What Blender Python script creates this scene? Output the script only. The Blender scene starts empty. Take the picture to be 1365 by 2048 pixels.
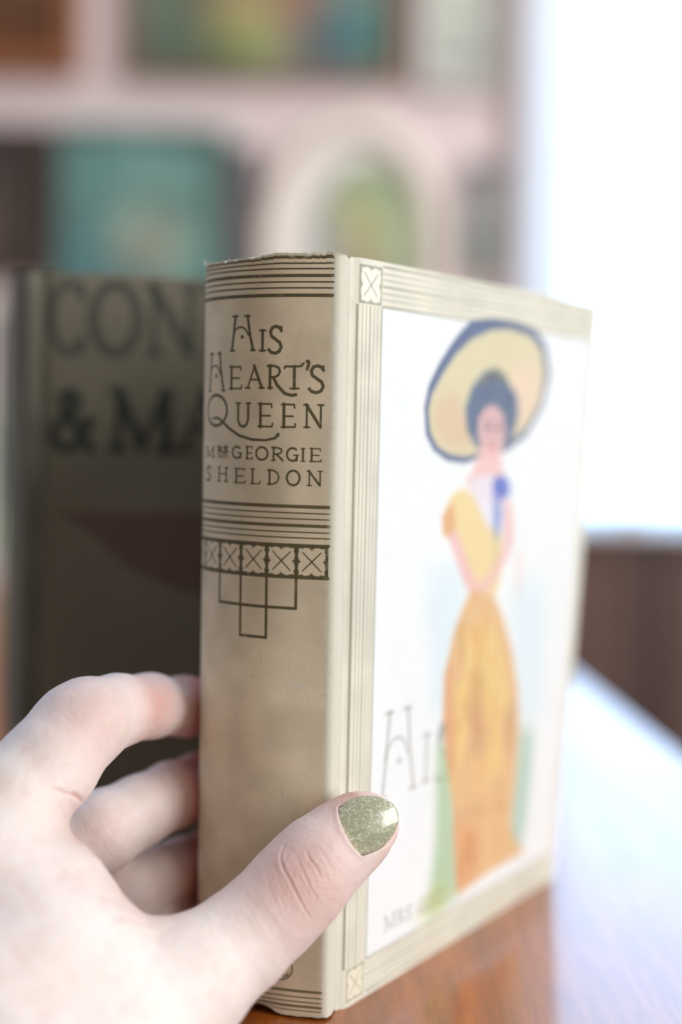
import bpy, bmesh, math, random
import numpy as np
from mathutils import Vector

random.seed(7)
rng = np.random.default_rng(11)
scene = bpy.context.scene
MM = 0.001
R = math.radians

# ------------------------------------------------------------------ camera
CAM_H = 145.56
PITCH, ROLL, FPX = R(3.034), R(1.3845), 2844.4
def _rx(b): c, s = math.cos(b), math.sin(b); return np.array([[1, 0, 0], [0, c, -s], [0, s, c]])
def _ry(b): c, s = math.cos(b), math.sin(b); return np.array([[c, 0, s], [0, 1, 0], [-s, 0, c]])
CW = _ry(ROLL) @ _rx(PITCH)                     # world -> camera axes (right, forward, up)
cam_data = bpy.data.cameras.new('camera')
cam = bpy.data.objects.new('camera', cam_data)
scene.collection.objects.link(cam)
scene.camera = cam
cam_data.sensor_fit = 'VERTICAL'
cam_data.sensor_height = 36.0
cam_data.lens = FPX * 36.0 / 2048.0
cam_data.clip_start, cam_data.clip_end = 0.01, 60.0
right, fwd, up = CW[0], CW[1], CW[2]
from mathutils import Matrix
cam.matrix_world = Matrix(((right[0], up[0], -fwd[0], 0), (right[1], up[1], -fwd[1], 0),
                           (right[2], up[2], -fwd[2], CAM_H * MM), (0, 0, 0, 1)))
cam_data.dof.use_dof = True
cam_data.dof.focus_distance = 0.3465
cam_data.dof.aperture_fstop = 3.0
cam_data.dof.aperture_blades = 0

def at(px, py, d):
    """point (mm) seen at photograph pixel px, py, d millimetres in front of the camera"""
    return CW.T @ np.array([(px - 682.5) / FPX * d, d, -(py - 1024) / FPX * d]) + np.array([0, 0, CAM_H])
def project(P):
    q = (np.asarray(P) - np.array([0, 0, CAM_H])) @ CW.T
    return 682.5 + FPX * q[:, 0] / q[:, 1], 1024 - FPX * q[:, 2] / q[:, 1]

# ------------------------------------------------------------------ world and lamps
world = bpy.data.worlds.new('World'); scene.world = world; world.use_nodes = True
world.node_tree.nodes['Background'].inputs[0].default_value = (1.0, 0.95, 0.89, 1)
world.node_tree.nodes['Background'].inputs[1].default_value = 0.33
scene.view_settings.view_transform = 'Standard'
scene.view_settings.look = 'None'
scene.view_settings.exposure = 0.0
scene.view_settings.gamma = 1.0
scene.cycles.use_denoising = True
scene.cycles.max_bounces = 8
scene.cycles.sample_clamp_indirect = 4.0

def area_lamp(name, loc, target, sx, sy, power, col):
    d = bpy.data.lights.new(name, 'AREA'); d.shape = 'RECTANGLE'; d.size, d.size_y = sx, sy
    d.energy = power; d.color = col
    o = bpy.data.objects.new(name, d); scene.collection.objects.link(o)
    o.location = loc
    o.rotation_euler = (Vector(target) - Vector(loc)).to_track_quat('-Z', 'Y').to_euler()
    return o
# the daylight of a second window on the right, behind the photographer
area_lamp('side_window_light', (1.42, -0.36, 0.62), (0.0, 0.36, 0.12), 0.85, 1.25, 31.0, (0.97, 0.985, 1.0))

# added fill lamp, no window there: brightens the picture wall from the upper right
area_lamp('wall_fill_light', (0.80, 0.85, 1.15), (0.20, 1.5, 0.45), 0.5, 0.5, 7.5, (1.0, 0.98, 0.97))

# ------------------------------------------------------------------ helpers
def link(name, me, mat=None, parent=None):
    o = bpy.data.objects.new(name, me); scene.collection.objects.link(o)
    if mat is not None and hasattr(me, 'materials') and not me.materials: me.materials.append(mat)
    if parent is not None: o.parent = parent
    return o
def thing(name, label, cat, loc=(0, 0, 0), group=None):
    o = bpy.data.objects.new(name, None); scene.collection.objects.link(o)
    o.empty_display_size = 0.02
    o.location = loc; o['label'] = label; o['category'] = cat
    if group: o['group'] = group
    return o
def keep(o, parent):
    """parent without moving (things are modelled in place)"""
    o.parent = parent
    o.matrix_parent_inverse = Matrix.Translation(parent.location).inverted()
    return o
def mesh(name, verts, faces, smooth=False):
    me = bpy.data.meshes.new(name)
    me.from_pydata([tuple(v) for v in verts], [], [tuple(f) for f in faces]); me.update()
    if smooth: me.shade_smooth()
    return me
def box_mesh(name, x0, x1, y0, y1, z0, z1, bev=0.0):
    bm = bmesh.new(); bmesh.ops.create_cube(bm, size=1)
    for v in bm.verts:
        v.co = Vector(((x0 if v.co.x < 0 else x1), (y0 if v.co.y < 0 else y1), (z0 if v.co.z < 0 else z1))) * MM
    if bev: bmesh.ops.bevel(bm, geom=bm.edges[:], offset=bev * MM, segments=2, affect='EDGES')
    me = bpy.data.meshes.new(name); bm.to_mesh(me); bm.free()
    return me

class NT:
    def __init__(s, name):
        s.m = bpy.data.materials.new(name); s.m.use_nodes = True
        s.t = s.m.node_tree; s.b = s.t.nodes['Principled BSDF']; s.L = s.t.links
    def n(s, kind, **kw):
        x = s.t.nodes.new(kind)
        for k, v in kw.items():
            if k in x.inputs.keys(): x.inputs[k].default_value = v
            else: setattr(x, k, v)
        return x
    def l(s, a, b): s.L.new(a, b)
    def set(s, **kw):
        for k, v in kw.items(): s.b.inputs[k.replace('_', ' ')].default_value = v
    def mix(s, f, a, b, mode='MIX'):
        x = s.n('ShaderNodeMix', data_type='RGBA', blend_type=mode)
        for i, v in ((0, f), (6, a), (7, b)):
            if hasattr(v, 'links') or hasattr(v, 'is_output'): s.l(v, x.inputs[i])
            else: x.inputs[i].default_value = v if i == 0 else (*v[:3], 1)
        return x.outputs[2]
    def ramp(s, f, stops):
        x = s.n('ShaderNodeValToRGB'); e = x.color_ramp.elements
        while len(e) < len(stops): e.new(0.5)
        for i, (p, c) in enumerate(stops): e[i].position = p; e[i].color = (*c[:3], 1) if len(c) > 1 else (c[0], c[0], c[0], 1)
        s.l(f, x.inputs[0]); return x.outputs[0]

def lin(r, g, b):
    f = lambda c: (c / 255 / 12.92) if c / 255 <= 0.04045 else ((c / 255 + 0.055) / 1.055) ** 2.4
    return (f(r), f(g), f(b))

def simple_mat(name, col, rough=0.6, noise=0.12, scale=40.0, bump=0.0, coat=0.0):
    k = NT(name)
    tc = k.n('ShaderNodeTexCoord'); nz = k.n('ShaderNodeTexNoise', Scale=scale, Detail=6.0)
    k.l(tc.outputs['Object'], nz.inputs['Vector'])
    c = k.mix(nz.outputs[0], tuple(v * (1 - noise * 2) for v in col), tuple(min(1, v * (1 + noise * 2)) for v in col))
    k.l(c, k.b.inputs['Base Color']); k.set(Roughness=rough, Coat_Weight=coat)
    if bump:
        b = k.n('ShaderNodeBump', Strength=0.4, Distance=bump * MM); k.l(nz.outputs[0], b.inputs['Height']); k.l(b.outputs[0], k.b.inputs['Normal'])
    return k.m

# ---- print artwork is drawn here by the script itself, in millimetres, v downwards
class Sheet:
    def __init__(s, w, h, res, col):
        s.w, s.h, s.r = w, h, res
        s.W, s.H = int(round(w * res)), int(round(h * res))
        s.a = np.empty((s.H, s.W, 3), np.float32); s.a[:] = np.array(col, np.float32) / 255
    def window(s, x0, y0, x1, y1):
        i0, i1 = max(0, int(y0 * s.r) - 2), min(s.H, int(y1 * s.r) + 3)
        j0, j1 = max(0, int(x0 * s.r) - 2), min(s.W, int(x1 * s.r) + 3)
        i0, j0 = min(i0, s.H), min(j0, s.W); i1, j1 = max(i0, i1), max(j0, j1)
        yy, xx = np.mgrid[i0:i1, j0:j1].astype(np.float32)
        return i0, i1, j0, j1, (xx + .5) / s.r, (yy + .5) / s.r
    def blend(s, i0, i1, j0, j1, cov, col, alpha=1.0):
        c = (cov * alpha)[..., None]; reg = s.a[i0:i1, j0:j1]
        s.a[i0:i1, j0:j1] = reg * (1 - c) + np.array(col, np.float32) / 255 * c
    def rect(s, x0, y0, x1, y1, col, alpha=1.0):
        i0, i1, j0, j1, X, Y = s.window(x0, y0, x1, y1)
        if i1 <= i0 or j1 <= j0: return
        p = s.r
        cov = np.clip((X - x0) * p + .5, 0, 1) * np.clip((x1 - X) * p + .5, 0, 1) * np.clip((Y - y0) * p + .5, 0, 1) * np.clip((y1 - Y) * p + .5, 0, 1)
        s.blend(i0, i1, j0, j1, cov, col, alpha)
    def stroke(s, pts, w, col, alpha=1.0):
        ws = w if hasattr(w, '__len__') else [w] * len(pts)
        xs = [p[0] for p in pts]; ys = [p[1] for p in pts]; m = max(ws)
        i0, i1, j0, j1, X, Y = s.window(min(xs) - m, min(ys) - m, max(xs) + m, max(ys) + m)
        if i1 <= i0 or j1 <= j0: return
        best = np.full(X.shape, 1e9, np.float32)
        for (a, b, wa, wb) in zip(pts[:-1], pts[1:], ws[:-1], ws[1:]):
            dx, dy = b[0] - a[0], b[1] - a[1]; L = dx * dx + dy * dy + 1e-9
            t = np.clip(((X - a[0]) * dx + (Y - a[1]) * dy) / L, 0, 1)
            d = np.hypot(X - a[0] - t * dx, Y - a[1] - t * dy) - (wa + (wb - wa) * t) / 2
            best = np.minimum(best, d)
        s.blend(i0, i1, j0, j1, np.clip(.5 - best * s.r, 0, 1), col, alpha)
    def poly(s, pts, col, blur=0.0, alpha=1.0):
        xs = [p[0] for p in pts]; ys = [p[1] for p in pts]; m = blur * 2.5
        i0, i1, j0, j1, X, Y = s.window(min(xs) - m, min(ys) - m, max(xs) + m, max(ys) + m)
        ins = np.zeros(X.shape, bool)
        for (x1, y1), (x2, y2) in zip(pts, pts[1:] + pts[:1]):
            if y1 == y2: continue
            c = (y1 > Y) != (y2 > Y)
            ins ^= c & (X < (x2 - x1) * (Y - y1) / (y2 - y1) + x1)
        cov = gauss(ins.astype(np.float32), max(0.7, blur * s.r * 0.5))
        s.blend(i0, i1, j0, j1, cov, col, alpha)
    def speckle(s, amount, scales=(1, 4, 16)):
        n = sum(fnoise(s.H, s.W, k * s.r) for k in scales) / len(scales)
        s.a *= (1 + amount * n)[..., None]
    def image(s, name):
        im = bpy.data.images.new(name, s.W, s.H)
        px = np.ones((s.H, s.W, 4), np.float32); px[..., :3] = np.clip(s.a[::-1], 0, 1)
        im.pixels.foreach_set(px.ravel()); im.update(); im.pack()
        return im
def gauss(a, sg):
    n = int(max(1, round(sg * 2.6))); k = np.exp(-np.arange(-n, n + 1) ** 2 / (2 * sg * sg)); k /= k.sum()
    p = np.pad(a, ((n, n), (0, 0)), mode='edge'); a = sum(k[i] * p[i:i + a.shape[0]] for i in range(2 * n + 1))
    p = np.pad(a, ((0, 0), (n, n)), mode='edge'); a = sum(k[i] * p[:, i:i + a.shape[1]] for i in range(2 * n + 1))
    return a.astype(np.float32)
def fnoise(h, w, cell):
    """smooth value noise in -1..1"""
    cell = max(1.0, cell); gh, gw = int(h / cell) + 3, int(w / cell) + 3
    g = rng.uniform(-1, 1, (gh, gw)).astype(np.float32)
    y = np.arange(h) / cell; x = np.arange(w) / cell
    iy, ix = y.astype(int), x.astype(int); fy, fx = (y - iy)[:, None], (x - ix)[None, :]
    fy, fx = fy * fy * (3 - 2 * fy), fx * fx * (3 - 2 * fx)
    a = g[iy][:, ix]; b = g[iy][:, ix + 1]; c = g[iy + 1][:, ix]; d = g[iy + 1][:, ix + 1]
    return (a * (1 - fx) + b * fx) * (1 - fy) + (c * (1 - fx) + d * fx) * fy

# ---- stroke letters in a unit box (x right, y down)
def arc(cx, cy, rx, ry, a0, a1, n=14):
    return [(cx + rx * math.cos(R(a0 + (a1 - a0) * i / n)), cy + ry * math.sin(R(a0 + (a1 - a0) * i / n))) for i in range(n + 1)]
GL = {
 'H': [([(.10, .97), (.16, .6), (.24, 0)], 1), ([(.72, 0), (.80, .5), (.93, .97)], 1), (arc(.45, .62, .30, .30, 195, 345), .6), (arc(.52, .60, .03, .02, 0, 360, 6), .8),
       ([(.12, .01), (.34, .01)], .6), ([(.02, .985), (.2, .985)], .6), ([(.6, .01), (.8, .01)], .6), ([(.84, .985), (1, .985)], .6)],
 'h': [([(.15, 0), (.15, 1)], 1), ([(.85, 0), (.85, 1)], 1), ([(.15, .45), (.85, .45)], .6), ([(.0, .02), (.3, .02)], .6), ([(.0, .98), (.3, .98)], .6), ([(.7, .02), (1, .02)], .6), ([(.7, .98), (1, .98)], .6)],
 'I': [([(.5, .02), (.5, .98)], 1), ([(.1, .02), (.9, .02)], .6), ([(.1, .98), (.9, .98)], .6)],
 'S': [([(.9, .16), (.78, .06), (.55, .01), (.3, .05), (.15, .2), (.22, .36), (.5, .48), (.8, .6), (.9, .76), (.78, .92), (.5, .99), (.22, .96), (.04, .86)], 1), ([(.9, .02), (.91, .2)], .6)],
 'E': [([(.18, 0), (.18, 1)], 1), ([(.02, .02), (.88, .02), (.9, .16)], .6), ([(.18, .52), (.8, .52)], .6), ([(.02, .98), (.93, .98), (.97, .84)], .6)],
 'A': [([(.5, 0), (.12, .97)], .6), ([(.46, 0), (.88, .97)], 1), ([(.26, .62), (.72, .62)], .6), ([(0, .985), (.24, .985)], .6), ([(.74, .985), (1, .985)], .6)],
 'R': [([(.2, 0), (.2, 1)], 1), ([(.02, .02), (.5, .02), (.82, .1), (.9, .26), (.8, .42), (.5, .52), (.22, .52)], .8), ([(.45, .53), (.98, .98)], 1), ([(.04, .98), (.38, .98)], .6)],
 'r': [([(.2, 0), (.2, 1)], 1), ([(.02, .02), (.5, .02), (.82, .1), (.9, .26), (.8, .42), (.5, .52), (.22, .52)], .8), ([(.45, .53), (.7, .85), (1.25, 1.22), (1.7, 1.30), (2.0, 1.27)], 1), ([(.04, .98), (.38, .98)], .6)],
 'T': [([(.5, .04), (.5, .98)], 1), ([(.0, .12), (.04, .04), (.5, .05), (.84, .02), (.95, -.10)], .7), ([(.3, .98), (.72, .98)], .6)],
 't': [([(.5, .02), (.5, .98)], 1), ([(.0, .02), (1, .02)], .7), ([(.3, .98), (.72, .98)], .6)],
 "'": [([(.25, .05), (.6, .05), (.7, .35), (.3, 1)], 1.0)],
 'Q': [(arc(.5, .44, .42, .43, 0, 360, 24), 1)],
 'U': [([(.16, .02), (.16, .7), (.28, .92), (.5, .99), (.72, .92), (.84, .7), (.84, .02)], .9), ([(0, .02), (.32, .02)], .6), ([(.7, .02), (1, .02)], .6)],
 'N': [([(.15, 1), (.15, .02)], .7), ([(.12, .02), (.85, .96)], 1), ([(.87, .98), (.87, .02)], .7), ([(0, .02), (.2, .02)], .6), ([(.02, .98), (.3, .98)], .6), ([(.72, .02), (1, .02)], .6)],
 'M': [([(.12, 1), (.16, .02)], .7), ([(.14, .02), (.5, .94)], 1), ([(.5, .94), (.86, .02)], .7), ([(.86, .02), (.9, 1)], 1), ([(0, .98), (.25, .98)], .6), ([(.76, .98), (1, .98)], .6), ([(.02, .02), (.18, .02)], .6), ([(.84, .02), (.98, .02)], .6)],
 'G': [(arc(.52, .5, .44, .49, -50, -330, 22), 1), ([(.86, .98), (.86, .56)], .9), ([(.62, .55), (1, .55)], .6)],
 'C': [(arc(.54, .5, .48, .49, -48, -312, 22), 1), ([(.88, .04), (.89, .24)], .6), ([(.88, .96), (.89, .78)], .6)],
 'O': [(arc(.5, .5, .44, .49, 0, 360, 24), 1)],
 'D': [([(.18, 0), (.18, 1)], 1), ([(.02, .02), (.45, .02), (.8, .18), (.94, .5), (.8, .82), (.45, .98), (.02, .98)], .8)],
 'L': [([(.2, 0), (.2, 1)], 1), ([(.02, .02), (.4, .02)], .6), ([(.02, .98), (.92, .98), (.98, .8)], .6)],
 'W': [([(.05, .02), (.3, .98)], 1), ([(.3, .98), (.5, .1)], .7), ([(.5, .1), (.72, .98)], 1), ([(.72, .98), (.95, .02)], .7)],
 '&': [([(.95, .98), (.35, .32), (.3, .12), (.48, .02), (.66, .14), (.6, .3), (.2, .58), (.1, .78), (.25, .96), (.5, .98), (.78, .8), (.92, .5)], 1), ([(.8, .5), (1, .5)], .7)],
}
def glyph(sh, ch, x0, y0, x1, y1, w, col, alpha=1.0):
    for pts, k in GL[ch]:
        sh.stroke([(x0 + (x1 - x0) * p[0], y0 + (y1 - y0) * p[1]) for p in pts], w * k, col, alpha)
def flower(sh, cx, cy, q, col_bg, col_ink, w=.35):
    """pale four-petal flower filling a dark square, its petals parted by a dark saltire"""
    h = q / 2; sh.rect(cx - h, cy - h, cx + h, cy + h, col_ink, .92)
    out = []
    quarter = [(.0, .70), (.10, .84), (.30, .90), (.50, .90), (.66, .82), (.80, .88), (.88, .80), (.82, .66), (.90, .50), (.90, .30), (.84, .10), (.70, .0)]
    for (sx, sy, rev) in ((1, 1, 0), (1, -1, 1), (-1, -1, 0), (-1, 1, 1)):
        pts = [(sx * p[0], sy * p[1]) for p in quarter]; out += pts[::-1] if rev else pts
    sh.poly([(cx + h * a, cy + h * b) for a, b in out], col_bg, .10)
    for sx in (-1, 1):
        for sy in (-1, 1): sh.stroke([(cx, cy), (cx + sx * h * .60, cy + sy * h * .60)], [w, w * .8], col_ink, .85)
# ------------------------------------------------------------------ the room (setting)
def struct(name, me, mat, parent=None):
    o = link(name, me, mat)
    if parent is None: o['kind'] = 'structure'
    else: keep(o, parent)
    return o
m_wall = simple_mat('wall_plaster', (0.80, 0.68, 0.68), 0.8, 0.04, 6.0, 0.5)
m_sill = simple_mat('white_paint', (0.74, 0.72, 0.74), 0.45, 0.03, 20)
m_casing = simple_mat('pink_paint', (0.90, 0.78, 0.78), 0.5, 0.05, 12)
def wood_mat(name, dark, mid, light, rough, axis_rot, scale, coat):
    k = NT(name); tc = k.n('ShaderNodeTexCoord')
    mp = k.n('ShaderNodeMapping'); mp.inputs['Rotation'].default_value = (0, 0, axis_rot); mp.inputs['Scale'].default_value = scale
    k.l(tc.outputs['Object'], mp.inputs['Vector'])
    n1 = k.n('ShaderNodeTexNoise', Scale=1.0, Detail=7.0, Roughness=.6, Distortion=.6); k.l(mp.outputs[0], n1.inputs['Vector'])
    n2 = k.n('ShaderNodeTexNoise', Scale=5.0, Detail=5.0, Roughness=.7); k.l(mp.outputs[0], n2.inputs['Vector'])
    c = k.ramp(n1.outputs[0], [(.30, dark), (.50, mid), (.72, light)])
    c = k.mix(k.ramp(n2.outputs[0], [(.42, (0,)), (.62, (.55,))]), c, dark)
    k.l(c, k.b.inputs['Base Color']); k.set(Roughness=rough, Coat_Weight=coat, Coat_Roughness=.13, Coat_IOR=1.54)
    k.set(Specular_IOR_Level=.3); b = k.n('ShaderNodeBump', Strength=.15, Distance=.0002); k.l(n2.outputs[0], b.inputs['Height']); k.l(b.outputs[0], k.b.inputs['Normal'])
    return k.m
m_table = wood_mat('varnished_table_wood', (0.19, 0.042, 0.004), (0.35, 0.086, 0.006), (0.48, 0.140, 0.014), .5, R(-14), (60, 5, 30), 1.0)
m_panel = wood_mat('brown_panel_wood', (0.075, 0.045, 0.040), (0.135, 0.078, 0.066), (0.19, 0.10, 0.075), .5, 0, (18, 18, 1.5), .2)
m_floor = wood_mat('floor_wood', (0.06, 0.03, 0.02), (0.14, 0.07, 0.04), (0.2, 0.1, 0.06), .4, R(90), (20, 2, 5), .3)

WY = 1500.0                      # the wall stands 1.5 m away
xw = 219.0                       # left side of the window opening
wall_pieces = [(-1500, xw - 32, WY, WY + 220, -740, 1700), (xw - 32, 1500, WY, WY + 220, 1250, 1700), (xw - 32, 1500, WY, WY + 220, -740, 50)]
bm = bmesh.new()
for (a, b, c, d, e, f) in wall_pieces:
    r_ = bmesh.ops.create_cube(bm, size=1)
    for v in r_['verts']:
        v.co = Vector(((a if v.co.x < 0 else b), (c if v.co.y < 0 else d), (e if v.co.z < 0 else f))) * MM
me = bpy.data.meshes.new('wall'); bm.to_mesh(me); bm.free()
wall = struct('wall', me, m_wall)
struct('floor', box_mesh('floor', -1500, 1500, -1200, WY, -760, -740), m_floor)

# panelling under the window, one board at a time
wains = link('wainscot', box_mesh('wainscot', 180, 1500, WY - 14, WY - 1, -740, 54), m_panel); wains['kind'] = 'structure'
for i in range(9):
    x = 186 + i * 146
    b = link('board', box_mesh('board', x, x + 143, WY - 27, WY - 12, -736, 53, 2.0), m_panel); keep(b, wains)

# window: frame, reveal, sill, panes, and the bright overcast sky outside
win = thing('window', 'bright window with blown-out daylight above the brown wood panelling', 'window', ((xw) * MM, WY * MM, 0))
keep(link('casing', box_mesh('casing', xw - 52, xw - 30, WY - 16, WY - 1, 63, 1250, 2), m_casing), win)
keep(link('reveal', box_mesh('reveal', xw - 31, xw - 24, WY - 8, WY + 150, 63, 1250, 1), m_sill), win)
for (x0, x1, z0, z1) in ((xw - 23, xw - 13, 63, 1249), (xw + 1180, xw + 1220, 63, 1249), (xw - 12, xw + 1179, 1210, 1249), (xw - 12, xw + 1179, 63, 68)):
    keep(link('frame', box_mesh('frame', x0, x1, WY + 90, WY + 130, z0, z1, 3), m_sill), win)
keep(link('sill', box_mesh('sill', xw - 60, 1480, WY - 45, WY + 88, 55, 62, 2), m_sill), win)
kg = NT('window_glass'); gl = kg.n('ShaderNodeBsdfGlossy', Roughness=0.02); tr = kg.n('ShaderNodeBsdfTransparent'); fr = kg.n('ShaderNodeFresnel', IOR=1.45); mx = kg.n('ShaderNodeMixShader')
kg.l(fr.outputs[0], mx.inputs[0]); kg.l(tr.outputs[0], mx.inputs[1]); kg.l(gl.outputs[0], mx.inputs[2]); kg.l(mx.outputs[0], kg.t.nodes['Material Output'].inputs['Surface'])
keep(link('pane', box_mesh('pane', xw - 16, xw + 1186, WY + 106, WY + 110, 66, 1215), kg.m), win)
# little finial-like catch standing on the sill
lt = bmesh.new()
prof = [(0, 0), (16, 0), (15, 5), (7, 9), (9, 14), (6, 20), (2, 25), (0, 27)]
n = 16; rings = []
for r_, z in prof[1:-1]:
    rings.append([lt.verts.new(Vector((r_ * math.cos(2 * math.pi * i / n), r_ * math.sin(2 * math.pi * i / n), z)) * MM) for i in range(n)])
top = lt.verts.new((0, 0, 27 * MM)); bot = lt.verts.new((0, 0, 0))
for a, b in zip(rings[:-1], rings[1:]):
    for i in range(n): lt.faces.new((a[i], a[(i + 1) % n], b[(i + 1) % n], b[i]))
for i in range(n): lt.faces.new((rings[-1][i], rings[-1][(i + 1) % n], top)); lt.faces.new((rings[0][(i + 1) % n], rings[0][i], bot))
me = bpy.data.meshes.new('sash_lift'); lt.to_mesh(me); lt.free(); me.shade_smooth()
o = link('sill_knob', me, m_casing); o.location = (302 * MM, (WY - 20) * MM, 62 * MM); o.scale = (.85, .85, .7)
o['label'] = 'small brown knob standing on the white window sill'; o['category'] = 'knob'

# sheer curtain gathered at the left of the window
kc = NT('sheer_curtain'); tl = kc.n('ShaderNodeBsdfTranslucent'); tl.inputs[0].default_value = (.98, .98, .98, 1); df = kc.n('ShaderNodeBsdfDiffuse'); df.inputs[0].default_value = (.75, .78, .84, 1); mx = kc.n('ShaderNodeMixShader'); mx.inputs[0].default_value = .08
kc.l(tl.outputs[0], mx.inputs[1]); kc.l(df.outputs[0], mx.inputs[2]); kc.l(mx.outputs[0], kc.t.nodes['Material Output'].inputs['Surface'])
vs, fs = [], []
for i in range(45):
    for j in range(14):
        x = 176 + 54 * i / 44; z = 70 + 1170 * j / 13
        vs.append((x * MM, (1472 + 5.5 * math.sin(i * .86 + .3 * math.sin(j * .6)) * (1 - .25 * j / 13)) * MM, z * MM))
for i in range(44):
    for j in range(13): a = i * 14 + j; fs.append((a, a + 14, a + 15, a + 1))
cu = thing('curtain', 'sheer white curtain gathered at the left side of the bright window', 'curtain', (.2, 1.472, .07))
co_ = link('cloth', mesh('cloth', vs, fs, True), kc.m); keep(co_, cu)
bm = bmesh.new(); bmesh.ops.create_cone(bm, cap_ends=True, segments=20, radius1=.007, radius2=.007, depth=1.30)
bmesh.ops.rotate(bm, verts=bm.verts, matrix=Matrix.Rotation(R(90), 3, 'Y')); bmesh.ops.translate(bm, verts=bm.verts, vec=(.80, 1.472, 1.245))
me = bpy.data.meshes.new('rod'); bm.to_mesh(me); bm.free(); me.shade_smooth(); keep(link('rod', me, m_casing), cu)

ks = NT('sky_light'); em = ks.n('ShaderNodeEmission', Strength=5.0)
tc = ks.n('ShaderNodeTexCoord'); sx = ks.n('ShaderNodeSeparateXYZ'); ks.l(tc.outputs['Object'], sx.inputs[0])
mr = ks.n('ShaderNodeMapRange'); mr.inputs[1].default_value = -1.0; mr.inputs[2].default_value = 6.0; ks.l(sx.outputs[2], mr.inputs[0])
ks.l(ks.mix(mr.outputs[0], (.48, .72, 1.0), (.43, .66, 1.0)), em.inputs[0]); ks.l(em.outputs[0], ks.t.nodes['Material Output'].inputs['Surface'])
sv_, sf_ = [], []
for i in range(9):
    for j in range(13):
        el = R(-8 + 70 * i / 8); az = R(-60 + 110 * j / 12)
        sv_.append((9 * math.cos(el) * math.sin(az), 9 * math.cos(el) * math.cos(az), 9 * math.sin(el)))
for i in range(8):
    for j in range(12): a = i * 13 + j; sf_.append((a, a + 1, a + 14, a + 13))
sky = link('sky', mesh('sky', sv_, sf_, True), ks.m); sky['kind'] = 'structure'

# ------------------------------------------------------------------ pictures on the wall
def blob_sheet(w, h, base, blobs, res=0.4):
    s = Sheet(w, h, res, base)
    yy, xx = np.mgrid[0:s.H, 0:s.W]; X = (xx + .5) / s.r / w; Y = (yy + .5) / s.r / h
    for (cx, cy, rx, ry, col, al) in blobs:
        g = np.exp(-(((X - cx) / rx) ** 2 + ((Y - cy) / ry) ** 2)) * al
        s.a = s.a * (1 - g[..., None]) + np.array(col, np.float32) / 255 * g[..., None]
    s.speckle(.30, (14, 34, 70))
    return s
def image_mat(name, im, rough=.7):
    k = NT(name); t = k.n('ShaderNodeTexImage'); t.image = im; t.extension = 'EXTEND'
    tc = k.n('ShaderNodeTexCoord'); nz = k.n('ShaderNodeTexNoise', Scale=180.0, Detail=4.0); k.l(tc.outputs['Object'], nz.inputs['Vector'])
    k.l(k.mix(.12, t.outputs[0], nz.outputs[1], 'OVERLAY'), k.b.inputs['Base Color']); k.set(Roughness=rough)
    return k.m
def panel_uv(name, x0, x1, y, z0, z1):
    me = mesh(name, [(x0 * MM, y * MM, z0 * MM), (x1 * MM, y * MM, z0 * MM), (x1 * MM, y * MM, z1 * MM), (x0 * MM, y * MM, z1 * MM)], [(0, 1, 2, 3)])
    uv = me.uv_layers.new(name='UVMap')
    for i, c in enumerate(((0, 0), (1, 0), (1, 1), (0, 1))): uv.data[i].uv = c
    return me
def picture(px0, py0, px1, py1, fw, fcol, base, blobs, label, thick=16):
    a = at(px0, py0, WY); b = at(px1, py1, WY); x0, x1, z1, z0 = a[0], b[0], a[2], b[2]
    t = thing('framed_picture', label, 'picture', ((x0 + x1) / 2 * MM, (WY - 2) * MM, z0 * MM), 'framed pictures hanging on the wall')
    fm = simple_mat('picture_frame_paint', fcol, .45, .1, 30)
    y0, y1 = WY - 2 - thick, WY - 2
    for (u0, u1, w0, w1) in ((x0, x1, z1 - fw, z1), (x0, x1, z0, z0 + fw), (x0, x0 + fw, z0 + fw, z1 - fw), (x1 - fw, x1, z0 + fw, z1 - fw)):
        keep(link('frame', box_mesh('frame', u0, u1, y0, y1, w0, w1, 1.5), fm), t)
    sh = blob_sheet(x1 - x0, z1 - z0, base, blobs)
    keep(link('canvas', panel_uv('canvas', x0 + fw, x1 - fw, y1 - 5, z0 + fw, z1 - fw), image_mat('canvas_print', sh.image('canvas_art'))), t)
    keep(link('backing', box_mesh('backing', x0 + fw, x1 - fw, y1 - 4, y1, z0 + fw, z1 - fw), fm), t)
    return t
picture(-190, -170, 172, 168, 22, (.30, .11, .045), (92, 62, 44), [(.8, .2, .5, .4, (112, 88, 60), .8), (.6, .9, .5, .25, (120, 66, 34), .9), (.2, .4, .3, .3, (60, 48, 40), .8)],
        'brown painting in an orange-brown wooden frame at the upper left corner of the wall')
picture(275, -190, 800, 182, 7, (.26, .13, .10), (138, 140, 122),
        [(.10, .7, .12, .5, (92, 124, 108), .8), (.25, .25, .2, .4, (112, 118, 92), .9), (.42, .75, .13, .4, (152, 160, 92), 1), (.40, .55, .12, .2, (160, 140, 104), .9),
         (.62, .5, .08, .25, (176, 120, 98), 1), (.72, .85, .10, .3, (92, 98, 104), .9), (.86, .75, .10, .25, (72, 130, 142), 1), (.95, .9, .06, .3, (88, 112, 84), .8), (.3, .95, .2, .1, (84, 110, 80), .8)],
        'wide landscape painting of green meadow and blue water in a thin brown frame')
picture(132, 262, 452, 690, 9, (.14, .26, .24), (124, 160, 156),
        [(.25, .2, .3, .3, (104, 152, 146), .9), (.75, .3, .25, .35, (110, 158, 150), .8), (.55, .62, .26, .25, (178, 176, 154), 1), (.45, .85, .3, .2, (78, 128, 134), .9), (.1, .7, .12, .3, (70, 126, 134), .9), (.9, .85, .12, .25, (66, 124, 118), .9)],
        'teal painting with a pale figure in its middle, above the dark book')
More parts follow.
